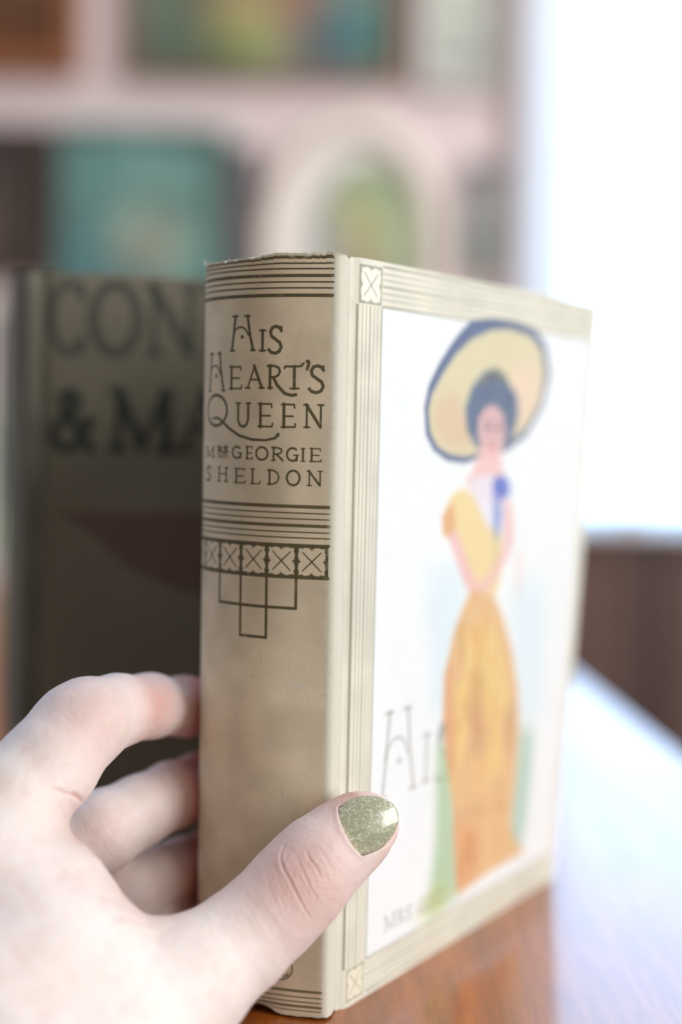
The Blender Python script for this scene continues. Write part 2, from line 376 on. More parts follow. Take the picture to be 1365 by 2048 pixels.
picture(462, 300, 516, 600, 5, (.17, .14, .15), (112, 104, 110), [(.5, .5, .3, .3, (100, 92, 98), .8)],  # dark strip standing in for the shadow right of the teal painting
        'narrow dark mauve strip painted as the shadow between the teal painting and the oval frame', 8)
picture(-170, 258, 112, 566, 14, (.075, .05, .045), (76, 66, 62), [(.45, .8, .2, .25, (130, 104, 84), .9), (.2, .2, .4, .3, (64, 58, 56), .8)],
        'dark brown picture at the left edge behind the dark book')
picture(-200, 610, 24, 1120, 8, (.36, .38, .34), (126, 140, 128), [(.9, .2, .5, .14, (170, 160, 168), 1), (.9, .62, .5, .2, (120, 138, 128), .9), (.9, .92, .5, .14, (176, 196, 166), 1)],
        'pale mint and lilac picture low on the left beside the dark book', 12)
picture(838, -120, 1002, 196, 7, (.66, .64, .62), (190, 194, 184), [(.5, .5, .3, .3, (204, 208, 198), .8)],
        'small white framed picture high beside the bright window')
picture(925, 335, 1006, 560, 4, (.46, .44, .45), (172, 172, 170), [(.4, .10, .5, .08, (120, 118, 122), 1), (.4, .62, .5, .12, (150, 168, 168), .9), (.6, .9, .4, .1, (150, 166, 140), .9)],
        'narrow pale grey picture between the oval frame and the window')
# the oval frame: arched ring, mat and picture
c0 = at(705, 505, WY); oc = (c0[0], c0[2])
ov = thing('oval_picture', 'oval picture of yellow flowers in a broad pale pink oval frame', 'picture', (oc[0] * MM, (WY - 2) * MM, (oc[1] - 130) * MM), 'framed pictures hanging on the wall')
def oval_ring(name, rx0, rz0, rx1, rz1, dep, mat, cx=0, cz=0, n=72):
    vs, fs = [], []
    prof = [(0, 0), (0.02, dep * .7), (0.35, dep), (0.75, dep * .8), (1, dep * .35), (1, 0)]
    for i in range(n):
        a = 2 * math.pi * i / n
        for (t, d) in prof:
            rx, rz = rx1 + (rx0 - rx1) * t, rz1 + (rz0 - rz1) * t
            vs.append(((oc[0] + cx + rx * math.cos(a)) * MM, (WY - 2 - d) * MM, (oc[1] + cz + rz * math.sin(a)) * MM))
    m = len(prof)
    for i in range(n):
        for j in range(m - 1):
            a, b = i * m + j, ((i + 1) % n) * m + j; fs.append((a, b, b + 1, a + 1))
    o = link(name, mesh(name, vs, fs, True), mat); keep(o, ov)
def oval_disc(name, rx, rz, y, mat, cx=0, cz=0, n=48, uv=True):
    vs = [((oc[0] + cx) * MM, y * MM, (oc[1] + cz) * MM)] + [((oc[0] + cx + rx * math.cos(2 * math.pi * i / n)) * MM, y * MM, (oc[1] + cz + rz * math.sin(2 * math.pi * i / n)) * MM) for i in range(n)]
    me = mesh(name, vs, [(0, i + 1, (i + 1) % n + 1) for i in range(n)])
    l = me.uv_layers.new(name='UVMap')
    for lp in me.loops:
        v = me.vertices[lp.vertex_index].co; l.data[lp.index].uv = (.5 + (v.x / MM - oc[0] - cx) / (2 * rx), .5 + (v.z / MM - oc[1] - cz) / (2 * rz))
    o = link(name, me, mat); keep(o, ov)
m_oval = simple_mat('pale_pink_gesso', (.86, .77, .70), .55, .06, 25)
oval_ring('frame', 72, 112, 100, 140, 14, m_oval)
oval_disc('mat', 74, 114, WY - 4, simple_mat('mat_card', (.84, .82, .78), .8, .03, 30))
oval_ring('inner_frame', 51, 74, 56, 80, 8, simple_mat('green_gold_rim', (.36, .42, .34), .5, .1, 40), 17, 12)
sh = blob_sheet(106, 156, (172, 180, 150), [(.5, .2, .5, .25, (140, 160, 130), .9), (.35, .45, .3, .25, (196, 190, 130), .9), (.4, .75, .25, .2, (212, 176, 140), .9), (.75, .6, .2, .3, (160, 176, 142), .9), (.1, .6, .15, .3, (190, 200, 210), .9)])
oval_disc('canvas', 52, 75, WY - 7, image_mat('oval_print', sh.image('oval_art')), 17, 12)

# ------------------------------------------------------------------ table
tb = thing('table', 'glossy orange-brown wooden table reflecting the bright window', 'table', (-.26, .85, -.74))
def slab(name, poly, z0, z1, mat, bev=2.0):
    bm = bmesh.new(); vs = [bm.verts.new((x * MM, y * MM, z0 * MM)) for x, y in poly]; f = bm.faces.new(vs)
    ex = bmesh.ops.extrude_face_region(bm, geom=[f])
    for v in ex['geom']:
        if isinstance(v, bmesh.types.BMVert): v.co.z = z1 * MM
    bmesh.ops.recalc_face_normals(bm, faces=bm.faces[:])
    bmesh.ops.bevel(bm, geom=bm.edges[:], offset=bev * MM, segments=3, affect='EDGES')
    me = bpy.data.meshes.new(name); bm.to_mesh(me); bm.free(); return me
TT = [(-760, 322), (184, 322), (122, 1375), (-760, 1375)]
keep(link('tabletop', slab('tabletop', TT, -26, 0, m_table), m_table), tb)
AP = [(-700, 370), (130, 370), (76, 1330), (-700, 1330)]
for (p, q) in zip(AP, AP[1:] + AP[:1]):
    dx, dy = q[0] - p[0], q[1] - p[1]; L = math.hypot(dx, dy); nx, ny = -dy / L * 20, dx / L * 20; ux, uy = dx / L * 32, dy / L * 32
    keep(link('apron', slab('apron', [(p[0] + ux, p[1] + uy), (q[0] - ux, q[1] - uy), (q[0] - ux + nx, q[1] - uy + ny), (p[0] + ux + nx, p[1] + uy + ny)], -105, -27, m_table, 1), m_table), tb)
for (x, y) in AP: keep(link('leg', box_mesh('leg', x - 28, x + 28, y - 28, y + 28, -740, -27, 3), m_table), tb)

# ------------------------------------------------------------------ books
def profile(nodes, length, r_sh, gy, x_start):
    """spine cross-section from the front groove round to the back groove; x = out of the front cover, y = away from the spine.
    returns list of (s, x, y), s = arc length measured from the front shoulder of the printed spine"""
    xs = [p[0] for p in nodes]; an = [p[1] for p in nodes]
    # front groove centre -> shoulder
    pre = [(-1.35, gy), (-1.30, gy - .8), (-.95, gy - 1.9), (-.35, gy - 3.0), (-.05, gy - 3.9), (0, gy - 4.6), (0, r_sh * .914 - .23 + .01)]
    a0 = an[0]; pts = list(pre); y1 = pts[-1][1]
    for k in range(1, 9):
        h = -90 + (a0 + 90) * k / 8; hm = R(-90 + (a0 + 90) * (k - .5) / 8); ds = r_sh * R(a0 + 90) / 8
        x, y = pts[-1]; pts.append((x - ds * math.cos(hm), y + ds * math.sin(hm)))
    i0 = len(pts) - 1; ds = .5; s = 0
    while s < length - 1e-6:
        a = R(np.interp(s + ds / 2, xs, an)); x, y = pts[-1]; pts.append((x - ds * math.cos(a), y + ds * math.sin(a))); s += ds
    i1 = len(pts) - 1; a1 = an[-1]
    for k in range(1, 9):
        hm = R(a1 + (90 - a1) * (k - .5) / 8); d2 = r_sh * R(90 - a1) / 8
        x, y = pts[-1]; pts.append((x - d2 * math.cos(hm), y + d2 * math.sin(hm)))
    xb, yb = pts[-1]
    for q in ((0, gy - 4.6), (.05, gy - 3.9), (.35, gy - 3.0), (.95, gy - 1.9), (1.30, gy - .8), (1.35, gy)):
        if q[1] > yb - 1.5 or q[1] > yb: pts.append((xb + q[0], max(q[1], yb + .3)))
    cum = [0]
    for p, q in zip(pts[:-1], pts[1:]): cum.append(cum[-1] + math.hypot(q[0] - p[0], q[1] - p[1]))
    return [(c - cum[i0], p[0], p[1]) for c, p in zip(cum, pts)], xb

class Book:
    def __init__(s, origin, yaw, H, width, prof, xb, warp, gy):
        s.o, s.yaw, s.H, s.w, s.prof, s.xb, s.warp, s.gy = origin, yaw, H, width, prof, xb, warp, gy
    def W(s, x, y, z):
        x = x + s.warp(x, y, z)
        c, n = math.cos(s.yaw), math.sin(s.yaw)
        return ((s.o[0] + c * x - n * y) * MM, (s.o[1] + n * x + c * y) * MM, z * MM)
    def sweep(s, name, sec, uvs, zs, zfun=None, uvw=1, uvh=1, smooth=True, close=True):
        """sec: closed cross-section [(x,y)], uvs: u (mm) for each; swept over heights zs"""
        n = len(sec); vs, fs, uv = [], [], []
        for z in zs:
            for i, (x, y) in enumerate(sec):
                zz = zfun(i, x, y, z) if zfun else z
                vs.append(s.W(x, y, zz))
        for k in range(len(zs) - 1):
            for i in range(n if close else n - 1):
                j = (i + 1) % n; a, b = k * n + i, k * n + j
                fs.append((a, b, b + n, a + n))
                u0, u1 = uvs[i], uvs[j]
                if close and j == 0: u1 = u0
                uv += [(u0 / uvw, zs[k] / uvh), (u1 / uvw, zs[k] / uvh), (u1 / uvw, zs[k + 1] / uvh), (u0 / uvw, zs[k + 1] / uvh)]
        if close:
            top = tuple((len(zs) - 1) * n + i for i in range(n)); bot = tuple(reversed(range(n)))
            fs += [top, bot]; uv += [(uvs[i] / uvw, .999) for i in range(n)] + [(uvs[i] / uvw, .001) for i in reversed(range(n))]
        me = mesh(name, vs, fs)
        l = me.uv_layers.new(name='UVMap')
        for i, c in enumerate(uv): l.data[i].uv = c
        bm = bmesh.new(); bm.from_mesh(me); bmesh.ops.recalc_face_normals(bm, faces=bm.faces[:])
        for f in bm.faces: f.smooth = smooth and len(f.verts) == 4
        for e in bm.edges:
            if len(e.link_faces) == 2 and e.calc_face_angle(0) > R(42): e.smooth = False
        bm.to_mesh(me); bm.free()
        return me
    def boards(s, parent, mat_f, mat_b, th=2.7, zs=None):
        H = s.H; g = s.gy; zs = zs or [0, .25, .8] + list(np.linspace(3, H - 3, 22)) + [H - .8, H - .25, H]
        for side in (0, 1):
            f = (lambda x: x) if side == 0 else (lambda x: s.xb - x)
            out = [(-1.35, g), (-1.30, g + .8), (-.95, g + 1.6), (-.35, g + 2.3), (-.05, g + 3.0), (0, g + 4)] + [(0.0, g + 4 + (s.w - .6 - g - 4) * k / 20) for k in range(1, 21)] + [(-.18, s.w - .15), (-.6, s.w)]
            inn = [(-th + .5, s.w), (-th, s.w - .5)] + [(-th, g + 4 + (s.w - 1 - g - 4) * k / 6) for k in range(5, -1, -1)] + [(-th, g + 1), (-th + .2, g)]
            sec = [(f(x), y) for x, y in out + inn]
            us = [y for x, y in out] + [s.w - .1] * 2 + [y for x, y in inn[2:]]
            def zf(i, x, y, z):   # softly rounded board edges
                return z
            me = s.sweep('front_cover' if side == 0 else 'back_cover', sec, us, zs, zf, s.w, H)
            o = link('front_cover' if side == 0 else 'back_cover', me, mat_f if side == 0 else mat_b); keep(o, parent)
    def spine(s, parent, mat, u0, uw, ragged=None, th=.9):
        H = s.H; out = [(p[1], p[2]) for p in s.prof]; us = [u0 - p[0] for p in s.prof]
        # inward offset copy for thickness
        inn = []
        for i, (x, y) in enumerate(out):
            a = out[max(0, i - 1)]; b = out[min(len(out) - 1, i + 1)]; tx, ty = b[0] - a[0], b[1] - a[1]; L = math.hypot(tx, ty)
            inn.append((x - ty / L * th * -1 * -1 if False else x + (ty / L) * th * 1.0, y - (tx / L) * th))
        sec = out + inn[::-1]; uu = us + us[::-1]
        zs = [0, .3, .8, 1.5, 2.5] + list(np.linspace(4, H - 5, 30)) + [H - 3.5, H - 2.2, H - 1.2, H - .5, H]
        def zf(i, x, y, z):
            k = i if i < len(out) else 2 * len(out) - 1 - i
            q = s.prof[k][0]
            if ragged:
                t = max(0, (z - (H - 5)) / 5); return z + ragged(q, i >= len(out)) * t * t - (max(0, (4 - z) / 4) ** 2 * ragged(q + 31, False) * .6)
            return z
        me = s.sweep('spine', sec, uu, zs, zf, uw, H)
        o = link('spine', me, mat); keep(o, parent); return o
    def pages(s, parent, mat):
        H = s.H
        ys = s.gy
        sec = [(-3.0, ys - 1)] + [(-3.0, s.w - 5)] + [(s.xb + 3.0 + (-6.0 - s.xb) * (1 - k / 8.0), s.w - 5 - 3.0 * math.sin(math.pi * k / 8)) for k in range(1, 8)] + [(s.xb + 3.0, s.w - 5), (s.xb + 3.0, ys - 1)]
        for k in range(1, 9):
            x = s.xb + 3 + (-s.xb - 6) * k / 9; sec.append((x, ys - 1 - 5.0 * math.sin(math.pi * k / 9)))
        me = s.sweep('page_block', sec, [p[1] for p in sec], list(np.linspace(3.2, H - 3.2, 8)), None, s.w, H, False)
        o = link('page_block', me, mat); keep(o, parent)

def cloth_mat(name, im, weave=1.0, rough=.82, spread=.0):
    k = NT(name); t = k.n('ShaderNodeTexImage'); t.image = im; t.extension = 'EXTEND'
    uv = k.n('ShaderNodeUVMap'); uv.uv_map = 'UVMap'; k.l(uv.outputs[0], t.inputs[0])
    tc = k.n('ShaderNodeTexCoord')
    # woven threads: two wave sets across each other, about 3 per mm
    sep = k.n('ShaderNodeSeparateXYZ'); k.l(uv.outputs[0], sep.inputs[0])
    def sine(sock, f):
        a = k.n('ShaderNodeMath', operation='MULTIPLY'); a.inputs[1].default_value = f; k.l(sock, a.inputs[0])
        b = k.n('ShaderNodeMath', operation='SINE'); k.l(a.outputs[0], b.inputs[0]); return b.outputs[0]
    size = im.size
    wmm, hmm = size[0] / im['res'], size[1] / im['res']
    a, b = sine(sep.outputs[0], 2 * math.pi * 1.9 * wmm), sine(sep.outputs[1], 2 * math.pi * 1.9 * hmm)
    m = k.n('ShaderNodeMath', operation='MULTIPLY'); k.l(a, m.inputs[0]); k.l(b, m.inputs[1])
    nz = k.n('ShaderNodeTexNoise', Scale=900.0, Detail=3.0); k.l(tc.outputs['Object'], nz.inputs['Vector'])
    ad = k.n('ShaderNodeMath', operation='ADD'); k.l(m.outputs[0], ad.inputs[0]); k.l(nz.outputs[0], ad.inputs[1])
    bp = k.n('ShaderNodeBump', Strength=.8 * weave, Distance=.00012); k.l(ad.outputs[0], bp.inputs['Height']); k.l(bp.outputs[0], k.b.inputs['Normal'])
    mr = k.n('ShaderNodeMapRange'); mr.inputs[1].default_value = -1; mr.inputs[2].default_value = 2; mr.inputs[3].default_value = 1 - .22 * weave; mr.inputs[4].default_value = 1 + .17 * weave
    k.l(ad.outputs[0], mr.inputs[0])
    vm = k.n('ShaderNodeVectorMath', operation='SCALE'); k.l(t.outputs[0], vm.inputs[0]); k.l(mr.outputs[0], vm.inputs['Scale'])
    k.l(vm.outputs[0], k.b.inputs['Base Color']); k.set(Roughness=rough, Sheen_Weight=.12, Specular_IOR_Level=.25)
    return k.m
kp = NT('page_edges'); tc = kp.n('ShaderNodeTexCoord'); mp = kp.n('ShaderNodeMapping'); mp.inputs['Scale'].default_value = (1500, 1500, 12); kp.l(tc.outputs['Object'], mp.inputs[0])
nz = kp.n('ShaderNodeTexNoise', Scale=1.0, Detail=3.0); kp.l(mp.outputs[0], nz.inputs['Vector'])
kp.l(kp.ramp(nz.outputs[0], [(.3, (.42, .34, .22)), (.7, (.74, .66, .50))]), kp.b.inputs['Base Color']); kp.set(Roughness=.9)
m_pages = kp.m

# ===== the held book
INK = (92, 81, 52); CLOTH = (232, 214, 184); CREAM = (224, 220, 203); LINE = (150, 146, 122)
SMAX = 52.0; H1 = 190.0; U0 = 46.0                     # image u = U0 - s
sp = Sheet(56.0, H1, 11, CLOTH)
# colour of the cloth: greyer head, browner tail, cream where it was never handled
X = (np.arange(sp.W) + .5)[None, :] / sp.r; Y = (np.arange(sp.H) + .5)[:, None] / sp.r
sp.a *= (1 + .05 * fnoise(sp.H, sp.W, 60) + .045 * fnoise(sp.H, sp.W, 300))[..., None]
stain = np.clip((fnoise(sp.H, sp.W, 170) + .1) * .8, 0, 1)[..., None]
sp.a = sp.a * (1 - .18 * stain) + np.array((186, 156, 126), np.float32) / 255 * .18 * stain
S_ = U0 - X
cream = np.clip((.6 - S_) / 1.2, 0, 1) * np.ones_like(Y)
sp.a = sp.a * (1 - cream[..., None]) + np.array(CREAM, np.float32) / 255 * cream[..., None]
def hline(v, w, s0=-.4, s1=43.5, al=.95):
    sp.rect(U0 - s1, v - w / 2, U0 - s0, v + w / 2, INK, al)
for v, w in ((1.0, .75), (2.45, .42), (3.75, .42), (5.4, .8), (6.95, .42), (8.4, .42), (10.2, .85)): hline(v, w)
for v, w in ((61.9, .85), (63.5, .35), (64.95, .35), (66.6, .8), (68.2, .35), (69.6, .35)): hline(v, w, al=.9)
# band of five flower squares and the hanging boxes
q = 7.75; v0, v1 = 71.45, 79.4
for k in range(6): flower(sp, U0 - .2 - q * (k + .5), (v0 + v1) / 2, q - .1, CLOTH, INK, .42)
for k in range(7): sp.rect(U0 - .2 - q * k - .28, v0 - .4, U0 - .2 - q * k + .28, v1 + .45, INK)
hline(v0, .75, s1=45); hline(v1, .75, s1=45)
def L1(a, b, w=.75): sp.stroke([(U0 - a[0], a[1]), (U0 - b[0], b[1])], w, INK, .95)
xq = [.2 + q * k for k in range(6)]
L1((xq[1], v1), (xq[1], 87.1)); L1((xq[4], v1), (xq[4], 87.1)); L1((xq[1], 87.1), (xq[4], 87.1))
L1((xq[2], v1), (xq[2], 94.8)); L1((xq[3], v1), (xq[3], 94.8)); L1((xq[2], 94.8), (xq[3], 94.8))
def word(L, w):
    for g in L: glyph(sp, g[0], U0 - g[1], g[2], U0 - g[3], g[4], w, INK, .93)
word([('H', 28.24, 14.99, 19.85, 23.73), ('I', 18.75, 18.64, 16.6, 23.8), ('S', 16.08, 17.69, 12.21, 24.42)], .82)
word([('H', 38.22, 24.05, 30.0, 33.72), ('E', 28.27, 27.55, 23.74, 33.17), ('A', 22.6, 27.36, 17.05, 33.0), ('r', 16.21, 27.36, 12.46, 32.96), ('T', 11.68, 27.32, 6.6, 33.06), ("'", 6.24, 26.18, 5.25, 28.13), ('S', 5.54, 27.24, 1.51, 33.94)], .80)
word([('Q', 39.33, 34.56, 28.14, 43.6), ('U', 25.72, 36.61, 20.95, 42.63), ('E', 18.77, 36.72, 14.48, 42.52), ('E', 12.35, 36.76, 8.59, 42.52), ('N', 6.58, 36.76, 1.77, 42.45)], .80)
sp.stroke([(U0 - 35.5, 40.6), (U0 - 33.0, 40.4), (U0 - 31.0, 41.3), (U0 - 28.0, 43.1), (U0 - 24.5, 44.8), (U0 - 20.5, 45.7), (U0 - 16.5, 45.8), (U0 - 13.9, 45.2), (U0 - 13.1, 44.3)], [.5, .7, .8, .8, .75, .7, .6, .7, .9], INK, .93)
word([('M', 39.68, 47.77, 34.27, 50.46), ('R', 32.89, 47.69, 30.71, 49.21), ('S', 30.26, 47.64, 28.59, 49.15), ('G', 27.06, 47.55, 23.57, 50.43), ('E', 22.27, 47.45, 20.09, 50.56), ('O', 19.34, 47.48, 15.63, 50.7), ('R', 14.81, 47.5, 11.76, 50.7), ('G', 10.99, 47.53, 7.79, 50.72), ('I', 7.25, 47.58, 6.1, 50.77), ('E', 5.03, 47.5, 2.04, 50.74)], .56)
for v in (49.75, 50.35): sp.rect(U0 - 32.9, v - .13, U0 - 28.5, v + .13, INK, .9)
word([('S', 39.4, 52.93, 36.0, 56.53), ('h', 32.6, 52.96, 28.4, 56.5), ('E', 26.05, 53.02, 22.18, 56.65), ('L', 20.69, 52.99, 17.79, 56.71), ('D', 15.82, 53.08, 12.53, 56.66), ('O', 10.9, 53.05, 7.2, 56.73), ('N', 5.56, 53.01, 1.82, 56.69)], .58)
# tail: small monogram and ruled band
for g in (('S', 13.5, 175.5, 10.8, 179.2), ('C', 11.5, 176.0, 8.2, 179.6), ('O', 14.6, 174.8, 7.0, 180.6)): glyph(sp, g[0], U0 - g[1], g[2], U0 - g[3], g[4], .5, INK, .6)
for v, w in ((183.0, .7), (184.5, .35), (185.7, .35), (186.9, .7), (188.1, .35)): hline(v, w, al=.75)
# wear: faded specks, rubbed shoulder, bare head edge
wear = np.clip(fnoise(sp.H, sp.W, 5) * .5 + fnoise(sp.H, sp.W, 14) * .6 - .62, 0, 1)[..., None] * 1.6
sp.a = sp.a * (1 - wear) + np.array((206, 196, 172), np.float32) / 255 * wear
rub = np.clip(1 - np.abs(S_ + .9) / 1.5 + .6 * fnoise(sp.H, sp.W, 6), 0, 1) * np.clip((1.6 - S_) / 2, 0, 1)
rub = np.clip(rub + np.clip(.9 - Y + .7 * fnoise(sp.H, sp.W, 18), 0, 1) + np.clip(1 - (190 - Y) / 1.2, 0, 1) * .8, 0, 1)[..., None] * .8
sp.a = sp.a * (1 - rub) + np.array((226, 219, 198), np.float32) / 255 * rub
for (cs, cv, rs, rv, al) in ((8, 31, 1.2, .35, .5), (7, 106.5, 2.2, .8, .55), (14.5, 122, 1.1, 1.4, .45), (20, 126, .8, .6, .3), (11, 112, .7, .5, .3)):
    g = np.exp(-(((S_ - cs) / rs) ** 2 + ((Y - cv) / rv) ** 2))[..., None] * al
    sp.a = sp.a * (1 - g) + np.array((228, 222, 206), np.float32) / 255 * g
# tiny scratches and specks
for _ in range(90):
    s, v, L, a = random.uniform(0, 42), random.uniform(12, 186), random.uniform(.2, 1.8), random.uniform(0, 3.1)
    sp.stroke([(U0 - s, v), (U0 - s + L * math.cos(a), v + L * math.sin(a))], random.uniform(.05, .16), (224, 216, 196) if random.random() < .7 else (120, 108, 84), random.uniform(.15, .5))
im_sp = sp.image('spine_print'); im_sp['res'] = sp.r

cv = Sheet(143.0, H1, 6.5, CREAM)
cv.a *= (1 + .035 * fnoise(cv.H, cv.W, 40) + .03 * fnoise(cv.H, cv.W, 200))[..., None]
OL = (140, 138, 118); WHITE = (233, 236, 236)
cv.rect(19.4, 11.6, 137.5, 180.0, WHITE)
def vrule(u, w, v0=11.3, v1=180.2, al=.8): cv.rect(u - w / 2, v0, u + w / 2, v1, OL, al)
def hrule(v, w, u0=19.3, u1=137, al=.7): cv.rect(u0, v - w / 2, u1, v + w / 2, OL, al)
for i, (o_, w) in enumerate(((0, .55), (1.7, .28), (3.3, .28), (5.0, .5), (6.7, .28), (8.3, .28), (10.1, .6))):
    vrule(9.2 + o_, w); hrule(1.2 + o_, w); hrule(180.0 + o_ * .85, w)
cv.rect(9.0, 1.0, 19.5, 11.5, CREAM); cv.rect(9.0, 180, 19.5, 189, CREAM)
flower(cv, 14.3, 6.3, 9.6, (236, 233, 220), (160, 157, 138), .4); flower(cv, 14.3, 184.5, 8.6, (226, 220, 198), (168, 162, 136), .4)
cv.rect(4.6, 0, 4.9, 189, OL, .4); cv.rect(6.9, 0, 7.1, 189, OL, .45)
PAL = dict(tint_blue=(190, 220, 232), grass=(140, 176, 122), grass_dark=(130, 172, 146), grass_pale=(196, 200, 120), hatrim=(78, 92, 128), hat=(234, 220, 174), hat_shade=(212, 176, 150),
           hat_pink=(236, 204, 186), hair=(84, 102, 134), hatband=(120, 120, 110), skin=(230, 186, 182), skin_l=(234, 206, 196), bodice_w=(226, 222, 232), dress_y=(230, 200, 132), dress_o=(214, 150, 110),
           blue=(92, 112, 196), blue_l=(150, 160, 214), dress=(220, 174, 118), dress_dk=(168, 128, 104), blue_gr=(70, 96, 104))
AL = dict(tint_blue=.35, dress_y=.75, dress_o=.6, dress_dk=.4, hat_shade=.55, hat_pink=.6, skin_l=.5, grass_pale=.45, grass=.6, grass_dark=.55, blue_gr=.3)
ART=[
('tint_blue',6,[(46.0, 79.0), (68.7, 79.2), (70.2, 122.6), (52.5, 121.1)]),
('tint_blue',6,[(97.7, 85.9), (120.6, 87.7), (127.4, 131.9), (107.1, 130.1)]),
('grass',4,[(56.6, 128.8), (65.0, 130.3), (74.7, 177.3), (54.9, 178.4), (58.2, 157.4)]),
('grass_dark',4,[(111.0, 132.3), (120.9, 135.6), (121.4, 153.2), (118.9, 173.3), (107.8, 172.2)]),
('grass_pale',4,[(46.1, 176.6), (60.0, 169.1), (69.7, 174.5), (64.1, 180.2)]),
('hatrim',0.5,[(42.5, 36.1), (43.9, 43.5), (48.2, 47.6), (55.8, 50.4), (65.8, 51.1), (73.0, 49.8), (89.7, 47.7), (102.1, 43.1), (112.7, 33.5), (115.9, 23.9), (112.6, 15.4), (104.5, 10.8), (91.4, 9.7), (77.6, 9.8), (66.1, 11.3), (60.8, 14.6), (55.7, 18.4), (49.4, 24.3), (44.6, 30.0)]),
('hat',1.0,[(44.7, 36.8), (46.2, 42.8), (50.3, 46.6), (57.0, 48.7), (65.6, 49.3), (74.3, 48.4), (89.5, 46.2), (101.8, 40.8), (110.9, 32.8), (113.1, 24.1), (110.1, 17.1), (102.2, 13.0), (88.5, 11.9), (78.0, 13.0), (66.6, 16.3), (57.8, 21.4), (51.0, 27.3), (46.2, 32.6)]),
('hat_shade',3,[(46.9, 38.1), (51.2, 44.9), (59.7, 46.9), (69.7, 46.2), (65.9, 37.7), (59.7, 32.2), (51.5, 32.5)]),
('hat_pink',5,[(89.9, 23.7), (105.7, 19.7), (110.6, 30.5), (100.1, 40.0), (91.8, 38.6)]),
('hair',1.5,[(64.8, 35.6), (66.3, 41.9), (72.7, 46.9), (92.6, 45.4), (96.7, 37.0), (95.3, 31.0), (88.8, 27.5), (80.7, 24.1), (74.8, 25.1), (68.0, 29.8)]),
('hatband',1.0,[(71.7, 28.9), (76.3, 25.1), (83.7, 23.7), (89.7, 26.7), (84.2, 27.7), (79.4, 26.4), (75.2, 29.0)]),
('skin',1.0,[(72.6, 38.3), (75.9, 35.3), (81.8, 34.1), (87.1, 36.5), (89.6, 41.7), (87.5, 47.7), (82.1, 50.3), (75.8, 48.4), (72.6, 43.3)]),
('skin',1.2,[(74.2, 46.9), (86.3, 46.2), (88.8, 53.7), (91.5, 62.8), (75.8, 62.2), (66.3, 56.2), (70.4, 53.4)]),
('bodice_w',1.5,[(68.6, 55.5), (84.2, 54.3), (87.6, 70.1), (82.4, 71.6), (74.8, 66.6)]),
('dress_y',1.2,[(59.5, 59.6), (65.0, 57.9), (71.1, 59.9), (76.1, 64.4), (81.3, 69.8), (89.3, 70.9), (91.8, 80.9), (89.0, 89.7), (74.2, 88.6), (69.0, 82.1), (63.5, 71.7), (55.2, 71.3), (54.2, 65.7)]),
('dress_o',1.2,[(54.2, 65.7), (59.7, 61.7), (62.2, 67.4), (60.6, 71.9), (55.2, 70.6)]),
('skin',1.2,[(57.8, 71.4), (62.1, 69.1), (65.7, 73.3), (71.8, 80.9), (77.9, 86.0), (83.7, 83.0), (91.2, 76.0), (90.9, 62.7), (95.4, 62.3), (98.1, 73.7), (94.3, 79.8), (86.1, 86.4), (79.0, 90.2), (73.3, 89.4), (68.1, 84.9), (62.3, 77.3)]),
('blue',1.2,[(82.8, 55.8), (88.9, 54.4), (93.4, 56.8), (93.8, 60.6), (88.2, 61.9), (83.3, 60.3)]),
('blue_l',1.5,[(83.3, 60.3), (88.1, 61.1), (90.3, 65.7), (88.8, 71.7), (85.8, 73.7), (83.8, 66.9)]),
('skin_l',2,[(99.9, 76.8), (104.2, 78.7), (105.2, 91.1), (101.9, 92.4), (99.8, 81.4)]),
('dress',1.2,[(72.5, 87.4), (86.7, 89.5), (94.3, 97.7), (101.3, 107.7), (107.2, 120.8), (110.1, 133.7), (110.1, 150.9), (109.0, 163.1), (112.7, 168.6), (121.8, 174.7), (97.7, 175.0), (73.7, 176.3), (71.3, 166.2), (68.4, 151.1), (63.8, 138.7), (59.6, 123.7), (59.5, 111.0), (62.8, 100.1), (67.7, 92.8)]),
('dress_y',4,[(70.7, 98.1), (87.8, 98.5), (98.0, 113.4), (101.6, 127.7), (82.6, 121.6), (72.0, 124.3)]),
('dress_y',3,[(64.7, 113.1), (72.4, 114.2), (75.0, 138.0), (66.6, 130.6)]),
('dress_y',3,[(87.2, 119.4), (95.6, 120.6), (100.4, 144.3), (90.6, 147.0)]),
('dress_o',3,[(59.0, 110.9), (62.4, 104.3), (65.3, 118.9), (67.5, 139.4), (64.4, 138.8), (60.4, 125.2)]),
('dress_dk',4.5,[(75.0, 110.2), (82.0, 111.2), (85.1, 136.9), (79.7, 137.4)]),
('dress_dk',4.5,[(99.4, 124.3), (106.7, 127.0), (105.8, 140.8), (100.6, 138.3)]),
('dress_o',4,[(69.0, 154.1), (87.2, 159.7), (85.8, 175.1), (73.6, 175.6)]),
('dress_dk',2,[(71.9, 151.9), (106.6, 156.4), (106.8, 157.3), (72.0, 153.1)]),
('blue_gr',1.0,[(57.0, 123.3), (61.4, 124.0), (60.4, 128.8), (56.6, 128.8)]),
]

HIS = [('H', 23.6, 116.5, 43.0, 139.5), ('I', 46.0, 125.5, 50.6, 138.8), ('S', 53.2, 125.2, 63.0, 140.5)]
for g in HIS: glyph(cv, g[0], *g[1:], 1.6, (126, 122, 116), .34)
for col, bl, pts in ART: cv.poly([(a * .962 - .4, b) for a, b in pts], PAL[col], bl, AL.get(col, .85))
